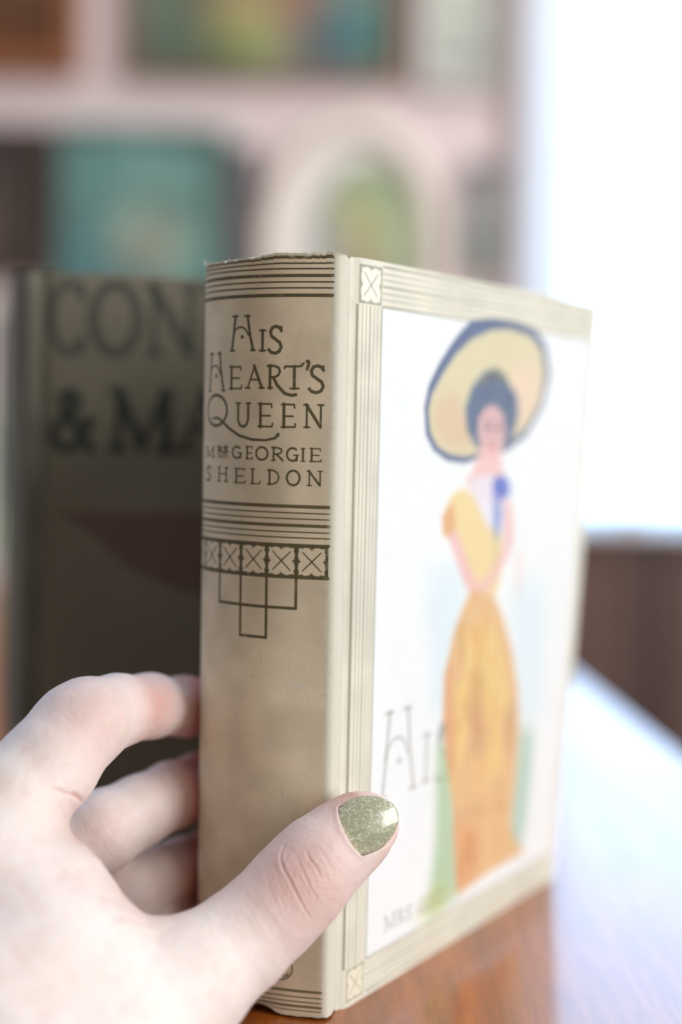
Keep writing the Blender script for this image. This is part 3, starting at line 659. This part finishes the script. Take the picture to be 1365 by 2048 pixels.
# folds and brush marks of the dress, face details
for _ in range(150):
    t = random.random(); v = 95 + 72 * t; u = 68 + 10 * t + random.uniform(-6, 32) * (0.5 + .5 * t)
    u = u * .962 - .4
    if 62 < u < 103: cv.stroke([(u, v), (u + random.uniform(-1.5, 2.5), v + random.uniform(4, 12))], [.9, .2], random.choice([(196, 120, 56), (244, 208, 112), (150, 98, 60), (214, 146, 66)]), random.uniform(.2, .55))
for p in (((76.8, 41.2), (78.4, 40.7), (80, 41.0)), ((83.5, 41.1), (85, 40.9), (86.3, 41.5))): cv.stroke([(a * .962 - .4, b) for a, b in p], .8, (84, 66, 78), .85)
for p in (((76.6, 39.6), (78.4, 38.9), (80.2, 39.3)), ((83.3, 39.3), (85, 39.0), (86.6, 39.9))): cv.stroke([(a * .962 - .4, b) for a, b in p], .5, (96, 78, 84), .7)
cv.stroke([(78.3, 41.2), (77.9, 43.6), (78.7, 44.2)], .5, (206, 140, 136), .8)
for _ in range(40):
    a = random.uniform(3.3, 6.1); rr_ = random.uniform(.75, 1.05); x, y = 77.5 + 14.0 * rr_ * math.cos(a), 41 + 15.5 * rr_ * math.sin(a)
    if y < 46: cv.stroke([(x, y), (x + random.uniform(-2, 2), y + random.uniform(.6, 2.4))], .6, random.choice([(52, 66, 102), (110, 126, 152)]), .5)
cv.stroke([(76.6, 46.6), (79.4, 46.6)], .9, (190, 90, 90), .7)
cv.stroke([(81.4, 62), (83.8, 72), (82.8, 80)], .6, (90, 130, 90), .7)
for g in (('M', 28.5, 171.5, 34.5, 175.5), ('R', 35.6, 171.8, 39.2, 175.6), ('S', 40.4, 171.9, 43.2, 175.7), ('G', 47, 172, 51.5, 175.9), ('E', 52.6, 172.1, 56.2, 175.9), ('O', 57.4, 172.1, 62, 176)): glyph(cv, g[0], *g[1:], .7, (120, 112, 98), .4)
cv.speckle(.012, (1, 5))
im_cv = cv.image('cover_print'); im_cv['res'] = cv.r
plain = Sheet(143.0, H1, 2, CREAM); plain.a *= (1 + .06 * fnoise(plain.H, plain.W, 30))[..., None]
im_pl = plain.image('back_cloth'); im_pl['res'] = 2

NODES1 = [(-99, -24), (0, -24), (5, -23), (12, -17), (19, -4), (27, 8), (35, 22), (40, 34), (43, 45), (44.5, 54)]
PR1, XB1 = profile([n for n in NODES1 if n[0] >= 0], 44.5, 2.0, 7.0, 0)
def warp1(x, y, z):
    v = (190 - z) / 190; u = y / 143
    return 1.53 * v * (1 - u) + 6.6 * u * (1 - v) - 3.23 * u * v + 1.1 * math.sin(math.pi * v) * max(u, 0) ** 1.5
B1 = Book((-2.27, 347.8), R(-33.627), H1, 143.0, PR1, XB1, warp1, 7.0)
bk = thing('book', 'cream cloth book held upright by the hand, lady in orange dress on its cover', 'book', (0, .40, 0))
m_cover = cloth_mat('printed_cover_cloth', im_cv, .45, .5)
m_spine = cloth_mat('worn_spine_cloth', im_sp, 1.0)
B1.boards(bk, m_cover, cloth_mat('plain_cloth', im_pl))
rg = {}
def ragged1(s, inner):
    base = np.interp(s, [-9, -3, 0, 3, 12, 16, 18, 21, 24, 30, 36, 41, 43, 45.5], [-.3, -.1, .25, .1, .1, .0, -.35, -.9, -.8, -1.25, -1.1, -1.0, -2.2, -4.2])
    k = (round(s * 2), inner)
    if k not in rg: rg[k] = random.uniform(-.22, .22)
    return base + rg[k]
spo = B1.spine(bk, m_spine, U0, 56.0, ragged1)
B1.pages(bk, m_pages)
# frayed threads along the worn head of the spine
def fray(parent, book, spots, name='frayed_threads'):
    bm = bmesh.new()
    for (s, z, L, out) in spots:
        k = min(range(len(book.prof)), key=lambda i: abs(book.prof[i][0] - s)); _, x, y = book.prof[k]
        p = Vector((x, y, z)); d = Vector((random.uniform(-.7, .7), -random.uniform(0, out), random.uniform(.1, 1))).normalized()
        r = random.uniform(.035, .085); prev = None; n = 5
        for i in range(n + 1):
            rr = r * (1 - .6 * i / n)
            ring = []
            for j in range(4):
                a = j * math.pi / 2; q = p + Vector((math.cos(a) * rr, math.sin(a) * rr, 0)); ring.append(bm.verts.new(book.W(q.x, q.y, q.z)))
            if prev:
                for j in range(4): bm.faces.new((prev[j], prev[(j + 1) % 4], ring[(j + 1) % 4], ring[j]))
            prev = ring; d = (d + Vector((random.uniform(-.5, .5), random.uniform(-.5, .3), random.uniform(-.4, .3)))).normalized(); p = p + d * L / n
    me = bpy.data.meshes.new(name); bm.to_mesh(me); bm.free()
    o = link(name, me, simple_mat('loose_thread', (.80, .76, .68), .9, .1, 400)); keep(o, parent); o['kind'] = 'stuff'
spots = []
for _ in range(105):
    s = random.choice([random.gauss(41, 1.6), random.gauss(33, 3), random.gauss(0, 1.0), random.gauss(-2.5, 1.5), random.uniform(8, 42), random.gauss(18, 2)])
    spots.append((s, 190 + ragged1(s, False) - random.uniform(0, .6), random.uniform(.4, 2.4 if s > 36 else 1.3), .8))
for _ in range(26): spots.append((random.gauss(-.6, .35), random.choice([random.uniform(150, 189), random.uniform(20, 189)]), random.uniform(.2, .5), .8))
fray(bk, B1, spots)

# ===== the dark book behind
H2 = 195.6
INK2 = (44, 50, 48)
s2 = Sheet(130.0, H2, 3, (120, 114, 98))
s2.a *= (1 + .05 * fnoise(s2.H, s2.W, 60))[..., None]
s2.rect(0, 0, 6.6, H2, (84, 80, 70), .5); U2 = 4.8
def g2(ch, x0, y0, x1, y1, w, al=.9): glyph(s2, ch, x0 + U2, y0, x1 + U2, y1, w, INK2, al)
g2('C', 3.0, 3.2, 14.5, 25.5, 3.2, .5); g2('O', 15.8, 3.0, 32.0, 25.3, 3.4, .56); g2('N', 33.8, 2.8, 50.0, 25.0, 3.2, .6); g2('N', 52.5, 2.8, 69, 25.0, 3.2, .72)
g2('&', 3.2, 37.5, 17.0, 56.4, 3.2); g2('M', 22.5, 37.0, 43.0, 56.2, 3.6); g2('A', 44.5, 36.8, 62, 56, 3.2)
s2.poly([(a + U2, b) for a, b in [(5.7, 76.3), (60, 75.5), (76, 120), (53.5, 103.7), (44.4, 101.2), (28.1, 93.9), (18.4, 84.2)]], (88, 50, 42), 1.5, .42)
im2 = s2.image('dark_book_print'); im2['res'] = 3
PR2, XB2 = profile([(0, -30), (4, -26), (16, 0), (28, 26), (32, 30)], 32, 1.8, 5.6, 0)
o2 = at(50, 546, 450)
B2 = Book((o2[0], o2[1]), R(-78), H2, 130.0, PR2, XB2, lambda x, y, z: 0.0, 5.6)
b2 = thing('book', 'shaded grey-green book standing behind the cream book, large dark letters across its cover', 'book', (-.06, .48, 0))
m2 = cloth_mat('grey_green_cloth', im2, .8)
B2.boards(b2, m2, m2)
s2b = Sheet(56, H2, 2, (124, 120, 106)); s2b.a *= (1 + .06 * fnoise(s2b.H, s2b.W, 20))[..., None]
im2b = s2b.image('dark_book_spine'); im2b['res'] = 2
B2.spine(b2, cloth_mat('grey_spine_cloth', im2b), U0, 56.0)
B2.pages(b2, m_pages)
# ------------------------------------------------------------------ the hand: one continuous surface from a smooth distance field
VS = 0.9
lo = np.array([-150.0, 205.0, -62.0]); hi = np.array([22.0, 420.0, 118.0])
N = np.ceil((hi - lo) / VS).astype(int)
def smin(a, b, k):
    h = np.clip(.5 + .5 * (b - a) / k, 0, 1); return b + (a - b) * h - k * h * (1 - h)
class Field:
    def __init__(s): s.f = np.full(N, 60.0, np.float32)
    def cone(s, a, b, ra, rb, k=4.0):
        a, b = np.array(a), np.array(b); m = max(ra, rb) + 14
        i0 = np.clip(((np.minimum(a, b) - m - lo) / VS).astype(int), 0, N); i1 = np.clip(((np.maximum(a, b) + m - lo) / VS).astype(int) + 1, 0, N)
        if np.any(i1 <= i0): return
        ax = [(lo[c] + VS * np.arange(i0[c], i1[c])).astype(np.float32) for c in range(3)]
        X, Y, Z = ax[0][:, None, None] - a[0], ax[1][None, :, None] - a[1], ax[2][None, None, :] - a[2]
        d = b - a; L = float(d @ d)
        t = np.clip((X * d[0] + Y * d[1] + Z * d[2]) / L, 0, 1)
        r = ra + (rb - ra) * t
        dist = np.sqrt((X - t * d[0]) ** 2 + (Y - t * d[1]) ** 2 + (Z - t * d[2]) ** 2) - r
        sl = tuple(slice(i0[c], i1[c]) for c in range(3))
        s.f[sl] = smin(s.f[sl], dist.astype(np.float32), k)
    def chain(s, pts, k=4.0):
        for (p, rp), (q, rq) in zip(pts[:-1], pts[1:]): s.cone(p, q, rp, rq, k)
P = lambda x, y, d, r: (at(x, y, d), r)
palm = Field()
palm.chain([P(-62, 1715, 325, 13.6), P(-150, 2030, 302, 15), P(-250, 2420, 272, 20), P(-420, 2900, 245, 24), P(-640, 3500, 222, 27)], 8)     # index metacarpal, wrist, forearm
palm.chain([P(340, 1996, 322, 13.6), P(210, 2170, 306, 15.5), P(20, 2400, 286, 19), P(-330, 2900, 250, 22)], 8)          # thumb metacarpal
palm.chain([P(45, 1722, 329, 11.2), P(98, 1800, 325, 12.5), P(150, 1888, 323, 12.8), P(225, 1952, 322, 12.2), P(330, 1985, 322, 12.5)], 7)    # web between thumb and index
palm.chain([P(-40, 1760, 318, 15), P(90, 1950, 308, 17), P(200, 2080, 304, 17)], 9)
palm.chain([P(-60, 2050, 298, 21), P(60, 2230, 290, 22)], 9)
palm.chain([P(0, 1850, 354, 11.5), P(-140, 2150, 322, 18)], 7)
palm.chain([P(30, 1940, 358, 10.5), P(-90, 2180, 320, 17)], 7)
palm.chain([P(80, 1965, 352, 8.5), P(-40, 2190, 318, 15)], 7)
F = palm.f
def finger(pts, kk=6.0, k=3.2):
    g = Field(); g.chain(pts, k)
    global F
    F = np.where(g.f < 59, smin(F, g.f, kk), F)
finger([P(-62, 1715, 325, 13.6), P(20, 1610, 331, 12.3), P(98, 1530, 338, 11.3), P(150, 1462, 345, 10.6), P(178, 1441, 348, 10.0), P(235, 1421, 357, 8.6), P(300, 1412, 369, 7.9), P(370, 1413, 384, 7.6), P(440, 1422, 397, 7.2)], 5)
finger([P(20, 1835, 358, 11), P(120, 1718, 362, 10.0), P(205, 1662, 365, 10.0), P(280, 1622, 372, 8.8), P(345, 1590, 381, 8.5), P(400, 1570, 391, 8.3), P(455, 1555, 404, 7.3)], 2.2)
finger([P(60, 1920, 364, 10.2), P(180, 1838, 370, 9.3), P(262, 1787, 374, 9.3), P(318, 1759, 380, 8.2), P(370, 1737, 388, 8.1), P(420, 1720, 396, 7.8), P(465, 1706, 407, 7)], 2)
finger([P(100, 1950, 356, 8.5), P(320, 1866, 376, 7.4), P(410, 1824, 391, 6.8), P(480, 1807, 405, 6.2)], 2)
finger([P(340, 1996, 322, 13.6), P(410, 1938, 327, 12.3), P(480, 1884, 332, 11.6), P(548, 1822, 335.5, 10.9), P(598, 1768, 338.5, 11.0), P(640, 1722, 341.5, 10.4), P(690, 1680, 345, 9.4), P(722, 1656, 348.2, 8.3), P(742, 1645, 350.5, 6.6)], 7)
# the flesh gives way where it touches the book and the table
XX = (lo[0] + VS * np.arange(N[0]))[:, None, None]; YY = (lo[1] + VS * np.arange(N[1]))[None, :, None]; ZZ = (lo[2] + VS * np.arange(N[2]))[None, None, :]
c_, n_ = math.cos(B1.yaw), math.sin(B1.yaw)
bx = (XX + 2.27) * c_ + (YY - 347.8) * n_; by = -(XX + 2.27) * n_ + (YY - 347.8) * c_
vv = (190 - ZZ) / 190; uu = by / 143
bx = bx - (1.53 * vv * (1 - uu) + 6.6 * uu * (1 - vv) - 3.23 * uu * vv + 1.1 * np.sin(np.pi * np.clip(vv, 0, 1)) * np.maximum(uu, 0) ** 1.5)
pxs = np.array([p[1] for p in PR1][::-1]); pys = np.array([p[2] for p in PR1][::-1])
mono = np.concatenate([[True], np.diff(pxs) > 1e-3]); ycurve = np.interp(bx[..., :], pxs[mono], pys[mono])
inside = np.minimum(np.minimum(0.25 - bx, bx - (XB1 - .25)), by - ycurve + .25)      # >0 inside the book
F = np.maximum(F, inside.astype(np.float32))
del bx, by, inside, ycurve, uu
tabl = np.minimum(np.minimum(YY - 321.0 + 0 * XX, 1.0 - ZZ), ZZ + 30); F = np.maximum(F, tabl.astype(np.float32))

def surface_nets(f):
    s = f < 0
    c = np.zeros(tuple(np.array(f.shape) - 1), np.uint8)
    for i in (0, 1):
        for j in (0, 1):
            for k in (0, 1): c += s[i:f.shape[0] - 1 + i, j:f.shape[1] - 1 + j, k:f.shape[2] - 1 + k]
    act = (c > 0) & (c < 8); idx = np.argwhere(act); vid = np.full(act.shape, -1, np.int64); vid[tuple(idx.T)] = np.arange(len(idx))
    acc = np.zeros((len(idx), 3)); cnt = np.zeros(len(idx))
    cor = [(i, j, k) for i in (0, 1) for j in (0, 1) for k in (0, 1)]
    val = {q: f[idx[:, 0] + q[0], idx[:, 1] + q[1], idx[:, 2] + q[2]].astype(np.float64) for q in cor}
    for a in cor:
        for ax in range(3):
            if a[ax]: continue
            b = list(a); b[ax] = 1; b = tuple(b); va, vb = val[a], val[b]; m = (va < 0) != (vb < 0)
            t = va[m] / (va[m] - vb[m]); p = np.tile(np.array(a, float), (m.sum(), 1)); p[:, ax] = t; acc[m] += p; cnt[m] += 1
    V = lo + VS * (idx + acc / cnt[:, None])
    Q = []
    for ax in range(3):
        sl0 = [slice(0, None)] * 3; sl1 = [slice(0, None)] * 3; sl0[ax] = slice(0, -1); sl1[ax] = slice(1, None)
        e = s[tuple(sl0)] != s[tuple(sl1)]; E = np.argwhere(e); o1, o2 = [c for c in range(3) if c != ax]
        ok = (E[:, o1] > 0) & (E[:, o2] > 0) & (E[:, o1] < act.shape[o1]) & (E[:, o2] < act.shape[o2]); E = E[ok]
        def g(d1, d2): q = E.copy(); q[:, o1] -= d1; q[:, o2] -= d2; return vid[tuple(q.T)]
        quad = np.stack([g(1, 1), g(0, 1), g(0, 0), g(1, 0)], 1)
        flip = s[tuple(E.T)] ^ (ax == 1)
        quad[~flip] = quad[~flip][:, ::-1]; Q.append(quad)
    return V, np.concatenate(Q)
V, Q = surface_nets(F)
# keep the largest connected piece
lab = np.arange(len(V))
for _ in range(4000):
    m = lab[Q].min(1); new = lab.copy(); np.minimum.at(new, Q.ravel(), np.repeat(m, 4)); new = new[new]
    if (new == lab).all(): break
    lab = new
big = np.bincount(lab).argmax(); kv = lab == big; rem = np.cumsum(kv) - 1; Q = rem[Q[kv[Q].all(1)]]; V = V[kv]
def relax(V, Q, it, lam=.5):
    e = np.concatenate([Q[:, [0, 1]], Q[:, [1, 2]], Q[:, [2, 3]], Q[:, [3, 0]]]); e = np.unique(np.sort(e, 1), axis=0)
    deg = np.bincount(e.ravel(), minlength=len(V))[:, None]
    for i in range(it):
        for l in (lam, -lam * 1.04):
            a = np.zeros_like(V); np.add.at(a, e[:, 0], V[e[:, 1]]); np.add.at(a, e[:, 1], V[e[:, 0]]); V = V + l * (a / deg - V)
    return V
V = relax(V, Q, 5)
def quick_mesh(name, V, Q):
    me = bpy.data.meshes.new(name); me.vertices.add(len(V)); me.vertices.foreach_set('co', (V * MM).astype(np.float32).ravel())
    me.loops.add(len(Q) * 4); me.loops.foreach_set('vertex_index', Q.ravel().astype(np.int32)); me.polygons.add(len(Q))
    me.polygons.foreach_set('loop_start', (np.arange(len(Q)) * 4).astype(np.int32)); me.update(calc_edges=True); me.validate(); me.shade_smooth(); return me
def subdivide(V, Q):
    e = np.concatenate([Q[:, [0, 1]], Q[:, [1, 2]], Q[:, [2, 3]], Q[:, [3, 0]]]); es = np.sort(e, 1)
    ue, inv = np.unique(es, axis=0, return_inverse=True); inv = inv.reshape(4, -1)
    n, m = len(V), len(ue); E = (V[ue[:, 0]] + V[ue[:, 1]]) / 2; C = V[Q].mean(1)
    c = n + m + np.arange(len(Q)); q = []
    for k in range(4): q.append(np.stack([Q[:, k], n + inv[k], c, n + inv[(k + 3) % 4]], 1))
    return np.concatenate([V, E, C]), np.concatenate(q)
def normals(V, Q):
    a = V[Q[:, 2]] - V[Q[:, 0]]; b = V[Q[:, 3]] - V[Q[:, 1]]; fn = np.cross(a, b); n = np.zeros_like(V)
    for k in range(4): np.add.at(n, Q[:, k], fn)
    return n / (np.linalg.norm(n, axis=1)[:, None] + 1e-12)
V, Q = subdivide(V, Q); V = relax(V, Q, 3); V, Q = subdivide(V, Q); print('hand faces', len(Q))
NV = normals(V, Q)
if (NV * (V - V.mean(0))).sum() < 0: Q = Q[:, ::-1]; NV = -NV
# creases, folds and knuckle wrinkles, cut a few tenths of a millimetre deep
px, py = project(V); toCam = np.array([0, 0, CAM_H]) - V; toCam /= np.linalg.norm(toCam, axis=1)[:, None]; face = np.clip((NV * toCam).sum(1) * 2, 0, 1)
dep = (V - np.array([0, 0, CAM_H])) @ CW[1]
disp = np.zeros(len(V))
def crease(pts, depth, width, dmax=1e9, dmin=0, lip=.3):
    global disp
    best = np.full(len(V), 1e9)
    xs = [p[0] for p in pts]; ys = [p[1] for p in pts]
    near = np.where((px > min(xs) - 40) & (px < max(xs) + 40) & (py > min(ys) - 40) & (py < max(ys) + 40) & (dep < dmax) & (dep > dmin) & (face > 0))[0]
    X, Y = px[near], py[near]; b = np.full(len(near), 1e9); n = len(pts) - 1; tt = np.zeros(len(near))
    for i, (p, q) in enumerate(zip(pts[:-1], pts[1:])):
        dx, dy = q[0] - p[0], q[1] - p[1]; t = np.clip(((X - p[0]) * dx + (Y - p[1]) * dy) / (dx * dx + dy * dy), 0, 1)
        d = np.hypot(X - p[0] - t * dx, Y - p[1] - t * dy); m = d < b; b[m] = d[m]; tt[m] = (i + t[m]) / n
    fade = np.sin(np.pi * np.clip(tt * .86 + .07, 0, 1)) ** .6
    disp[near] += (-depth * np.exp(-(b / width) ** 2) + depth * lip * np.exp(-((b - 2.2 * width) / (1.3 * width)) ** 2)) * fade * face[near]
# thumb knuckle
crease([(570, 1688), (562, 1706), (562, 1722), (570, 1743), (584, 1768), (596, 1793), (610, 1820), (622, 1838)], .32, 2.4, 350)
crease([(594, 1706), (597, 1722), (607, 1743), (614, 1760), (622, 1779), (633, 1795), (627, 1808), (612, 1817)], .20, 2.0, 350)
crease([(614, 1704), (618, 1716), (634, 1736), (643, 1757)], .22, 2.2, 350)
crease([(585, 1700), (600, 1745), (606, 1775)], .09, 1.8, 350)
crease([(545, 1722), (556, 1760), (575, 1800), (590, 1835)], .07, 2.2, 350)
crease([(528, 1735), (540, 1775), (556, 1815), (570, 1850)], .05, 2.2, 350)
crease([(640, 1700), (655, 1722), (668, 1745)], .10, 3.0, 350)
rr = random.Random(3)
for _ in range(70):
    x, y = rr.uniform(560, 665), rr.uniform(1700, 1815); L = rr.uniform(10, 26); a = R(rr.choice([62, 66, 15, -30, 105, 130]) + rr.uniform(-14, 14))
    crease([(x, y), (x + L * math.cos(a) / 2 + rr.uniform(-2, 2), y + L * math.sin(a) / 2), (x + L * math.cos(a), y + L * math.sin(a))], rr.uniform(.04, .10), 1.6, 350)
for k in range(9):
    o_ = k * 26; crease([(495 - o_ * .9 + 10, 1775 + o_ * .72), (520 - o_ * .9, 1800 + o_ * .75), (548 - o_ * .9, 1845 + o_ * .8), (570 - o_ * .9, 1895 + o_ * .8)], .03, 3, 350)
# folds where the index finger bends and at the web
crease([(148, 1586), (165, 1604), (172, 1632), (176, 1668), (174, 1700)], .45, 5, 352)
crease([(118, 1606), (135, 1640), (152, 1678), (164, 1706)], .20, 5, 352)
crease([(105, 1575), (130, 1584), (152, 1592)], .22, 5, 352)
for k in range(7):
    y = 1528 + k * 9.5; crease([(88 + k * 3, y + 10), (120 + k * 2, y + 1), (150, y + 4), (180 - k * 2, y + 20)], .09, 2.8, 352)
crease([(196, 1440), (205, 1468), (212, 1492)], .14, 6, 360)
crease([(294, 1395), (300, 1420), (306, 1448)], .5, 6, 385, 355); crease([(302, 1392), (314, 1402)], .2, 5, 385, 355)
crease([(205, 1795), (235, 1805), (275, 1830)], .22, 5, 345); crease([(225, 1838), (262, 1840), (300, 1848)], .3, 5, 345)
crease([(235, 1812), (248, 1828), (240, 1845)], .18, 5, 345)
for a_ in (10, 35, 60, 85): crease([(262, 1850), (262 - 45 * math.cos(R(a_)), 1850 + 45 * math.sin(R(a_)))], .10, 4, 345)
# gentle unevenness of living skin: tendons, veins, padding
def wav(P, f, ph): return np.sin(P[:, 0] * f + ph + 1.7 * np.sin(P[:, 1] * f * .7 + ph * 2)) * np.sin(P[:, 2] * f * .9 + ph * 1.3 + np.sin(P[:, 0] * f * .5))
disp += .05 * wav(V, .35, 1.0) + .05 * wav(V, .8, 2.1) + .022 * wav(V, 2.0, .3)
V = V + NV * disp[:, None]
# ---- thumb nail
Pb, Pt = at(688, 1669, 336.2), at(797, 1618, 341.4)
L = np.linalg.norm(Pt - Pb); a_ = (Pt - Pb) / L
view = (np.array([0, 0, CAM_H]) - Pb); view /= np.linalg.norm(view)
n0 = view + .06 * CW[0] + .02 * CW[2]
b_ = np.cross(a_, n0); b_ /= np.linalg.norm(b_); n_v = np.cross(b_, a_)
if n_v @ view < 0: n_v = -n_v
nu, nt_ = 28, 30; HW = 6.8; RC = 8.4
def nail_pt(u, t, off=0.0):
    tb = .02 + .13 * abs(u) ** 2.2; te = .97 - .42 * abs(u) ** 2.1
    tt = tb + (te - tb) * t
    w = HW * (1 - .10 * (1 - t) ** 3 - .05 * max(0, t - .55) ** 2 * 4)
    th = math.asin(min(.98, w / RC)) * u
    lift = -4.6 * (tt * tt - tt) - 1.15
    return Pb + a_ * (L * tt) + b_ * ((RC + off) * math.sin(th)) + n_v * ((RC + off) * (math.cos(th) - 1) + lift + 1.15)
# the skin lies under the nail plate, and rises round it as a fold
dl = V - Pb; ca, cb, cn = dl @ a_, dl @ b_, dl @ n_v
tq = ca / L; th_ = np.arcsin(np.clip(cb / RC, -1, 1)); wv = HW * (1 - .10 * np.clip(1 - tq, 0, 1) ** 3 - .05 * np.clip(tq - .55, 0, 1) ** 2 * 4); uq = th_ / np.arcsin(np.clip(wv / RC, 0, .98))
hn = RC * (np.cos(th_) - 1) - 4.6 * (tq * tq - tq)
tbq = .02 + .13 * np.abs(uq) ** 2.2
ins = np.minimum((1.0 - np.abs(uq)) * 7.5, (tq - tbq) * L)           # mm inside the nail outline
sink = np.clip((ins + .25) / .5, 0, 1) * (tq < 1.3) * (cn > -4)
cap = hn - .75
mm = (sink > 0) & (cn > cap); V[mm] += n_v * ((cap - cn)[mm] * sink[mm])[:, None]
fold = np.exp(-((ins + .75) / .65) ** 2) * (tq < .8) * (tq > -.2) * (np.abs(cn - hn) < 3.5); V += n_v * (fold * .13)[:, None]

me = quick_mesh('skin', V, Q)
# how red the skin is: knuckles, fingertips and the fold of the web run pinker, and the book's shadow is painted in as red
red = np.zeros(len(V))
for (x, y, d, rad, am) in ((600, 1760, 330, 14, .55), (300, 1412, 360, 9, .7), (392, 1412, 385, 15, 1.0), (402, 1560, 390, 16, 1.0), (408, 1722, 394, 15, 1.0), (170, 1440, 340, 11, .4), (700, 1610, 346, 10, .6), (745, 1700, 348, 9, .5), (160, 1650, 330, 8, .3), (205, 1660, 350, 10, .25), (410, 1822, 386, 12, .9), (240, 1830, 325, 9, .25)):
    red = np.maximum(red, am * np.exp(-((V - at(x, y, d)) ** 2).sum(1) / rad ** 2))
tip_shade = np.clip((px - 318) / 75, 0, 1) * np.clip((dep - 362) / 14, 0, 1) * (py < 1870); red = np.maximum(red, tip_shade ** 1.3)  # fingertip red, plus painted shade on the fingers where they pass behind the book
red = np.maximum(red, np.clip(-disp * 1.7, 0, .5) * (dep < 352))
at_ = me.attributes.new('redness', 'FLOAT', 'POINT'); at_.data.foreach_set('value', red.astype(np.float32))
k = NT('skin')
atn = k.n('ShaderNodeAttribute', attribute_name='redness'); tc = k.n('ShaderNodeTexCoord')
n1 = k.n('ShaderNodeTexNoise', Scale=70.0, Detail=5.0, Roughness=.6); k.l(tc.outputs['Object'], n1.inputs['Vector'])
n2 = k.n('ShaderNodeTexNoise', Scale=380.0, Detail=4.0); k.l(tc.outputs['Object'], n2.inputs['Vector'])
base = k.mix(k.ramp(n1.outputs[0], [(.38, (0,)), (.72, (.45,))]), (.85, .735, .685), (.81, .64, .585))
base = k.mix(k.ramp(n2.outputs[0], [(.45, (0,)), (.75, (.35,))]), base, (.90, .83, .80))
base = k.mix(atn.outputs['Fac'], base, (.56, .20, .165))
k.l(base, k.b.inputs['Base Color'])
k.set(Roughness=.46, Subsurface_Weight=.28, Subsurface_Scale=.0035, Specular_IOR_Level=.38)
k.b.inputs['Subsurface Radius'].default_value = (1.0, .34, .18)
v1_ = k.n('ShaderNodeTexVoronoi', Scale=1150.0, feature='DISTANCE_TO_EDGE'); k.l(tc.outputs['Object'], v1_.inputs['Vector'])
mr = k.n('ShaderNodeMapRange'); mr.inputs[2].default_value = .16; k.l(v1_.outputs[0], mr.inputs[0])
n3 = k.n('ShaderNodeTexNoise', Scale=520.0, Detail=5.0); k.l(tc.outputs['Object'], n3.inputs['Vector'])
b1 = k.n('ShaderNodeBump', Strength=.55, Distance=.00007); k.l(mr.outputs[0], b1.inputs['Height'])
b2_ = k.n('ShaderNodeBump', Strength=.6, Distance=.00014); k.l(n3.outputs[0], b2_.inputs['Height']); k.l(b1.outputs[0], b2_.inputs['Normal']); k.l(b2_.outputs[0], k.b.inputs['Normal'])
hand = thing('hand', 'pale left hand gripping the cream book, thumb with an olive glitter nail over its cover', 'hand', (-.10, .30, 0))
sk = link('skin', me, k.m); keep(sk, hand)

# ---- thumb nail plate
vs, fs = [], []
for off in (0.0, -.55):
    for i in range(nt_ + 1):
        for j in range(nu + 1): vs.append(nail_pt(-1 + 2 * j / nu, i / nt_, off) + (0 if off == 0 else n_v * off))
W_ = nu + 1; M_ = W_ * (nt_ + 1)
for i in range(nt_):
    for j in range(nu):
        a = i * W_ + j; fs.append((a, a + 1, a + 1 + W_, a + W_)); fs.append((M_ + a, M_ + a + W_, M_ + a + 1 + W_, M_ + a + 1))
ring = [j for j in range(W_)] + [i * W_ + nu for i in range(1, nt_ + 1)] + [nt_ * W_ + j for j in range(nu - 1, -1, -1)] + [i * W_ for i in range(nt_ - 1, 0, -1)]
for p, q in zip(ring, ring[1:] + ring[:1]): fs.append((q, p, p + M_, q + M_))
me = mesh('thumb_nail', [v * MM for v in vs], fs)
bm = bmesh.new(); bm.from_mesh(me); bmesh.ops.recalc_face_normals(bm, faces=bm.faces[:])
for f in bm.faces: f.smooth = True
bm.to_mesh(me); bm.free()
k = NT('olive_glitter_polish'); tc = k.n('ShaderNodeTexCoord')
v1_ = k.n('ShaderNodeTexVoronoi', Scale=3400.0); k.l(tc.outputs['Object'], v1_.inputs['Vector'])
n1 = k.n('ShaderNodeTexNoise', Scale=420.0, Detail=3.0); k.l(tc.outputs['Object'], n1.inputs['Vector'])
sepc = k.n('ShaderNodeSeparateColor'); k.l(v1_.outputs['Color'], sepc.inputs[0])
fl = k.ramp(sepc.outputs[0], [(.60, (0,)), (.97, (.8,))])
c = k.mix(n1.outputs[0], (.34, .345, .205), (.41, .415, .27)); c = k.mix(fl, c, (.78, .80, .70)); k.l(c, k.b.inputs['Base Color'])
k.set(Roughness=.34, Coat_Weight=1.0, Coat_Roughness=.11, Metallic=.05)
nm = k.n('ShaderNodeBump', Strength=.45, Distance=.00008); k.l(v1_.outputs['Distance'], nm.inputs['Height']); k.l(nm.outputs[0], k.b.inputs['Normal'])
keep(link('thumb_nail', me, k.m), hand)
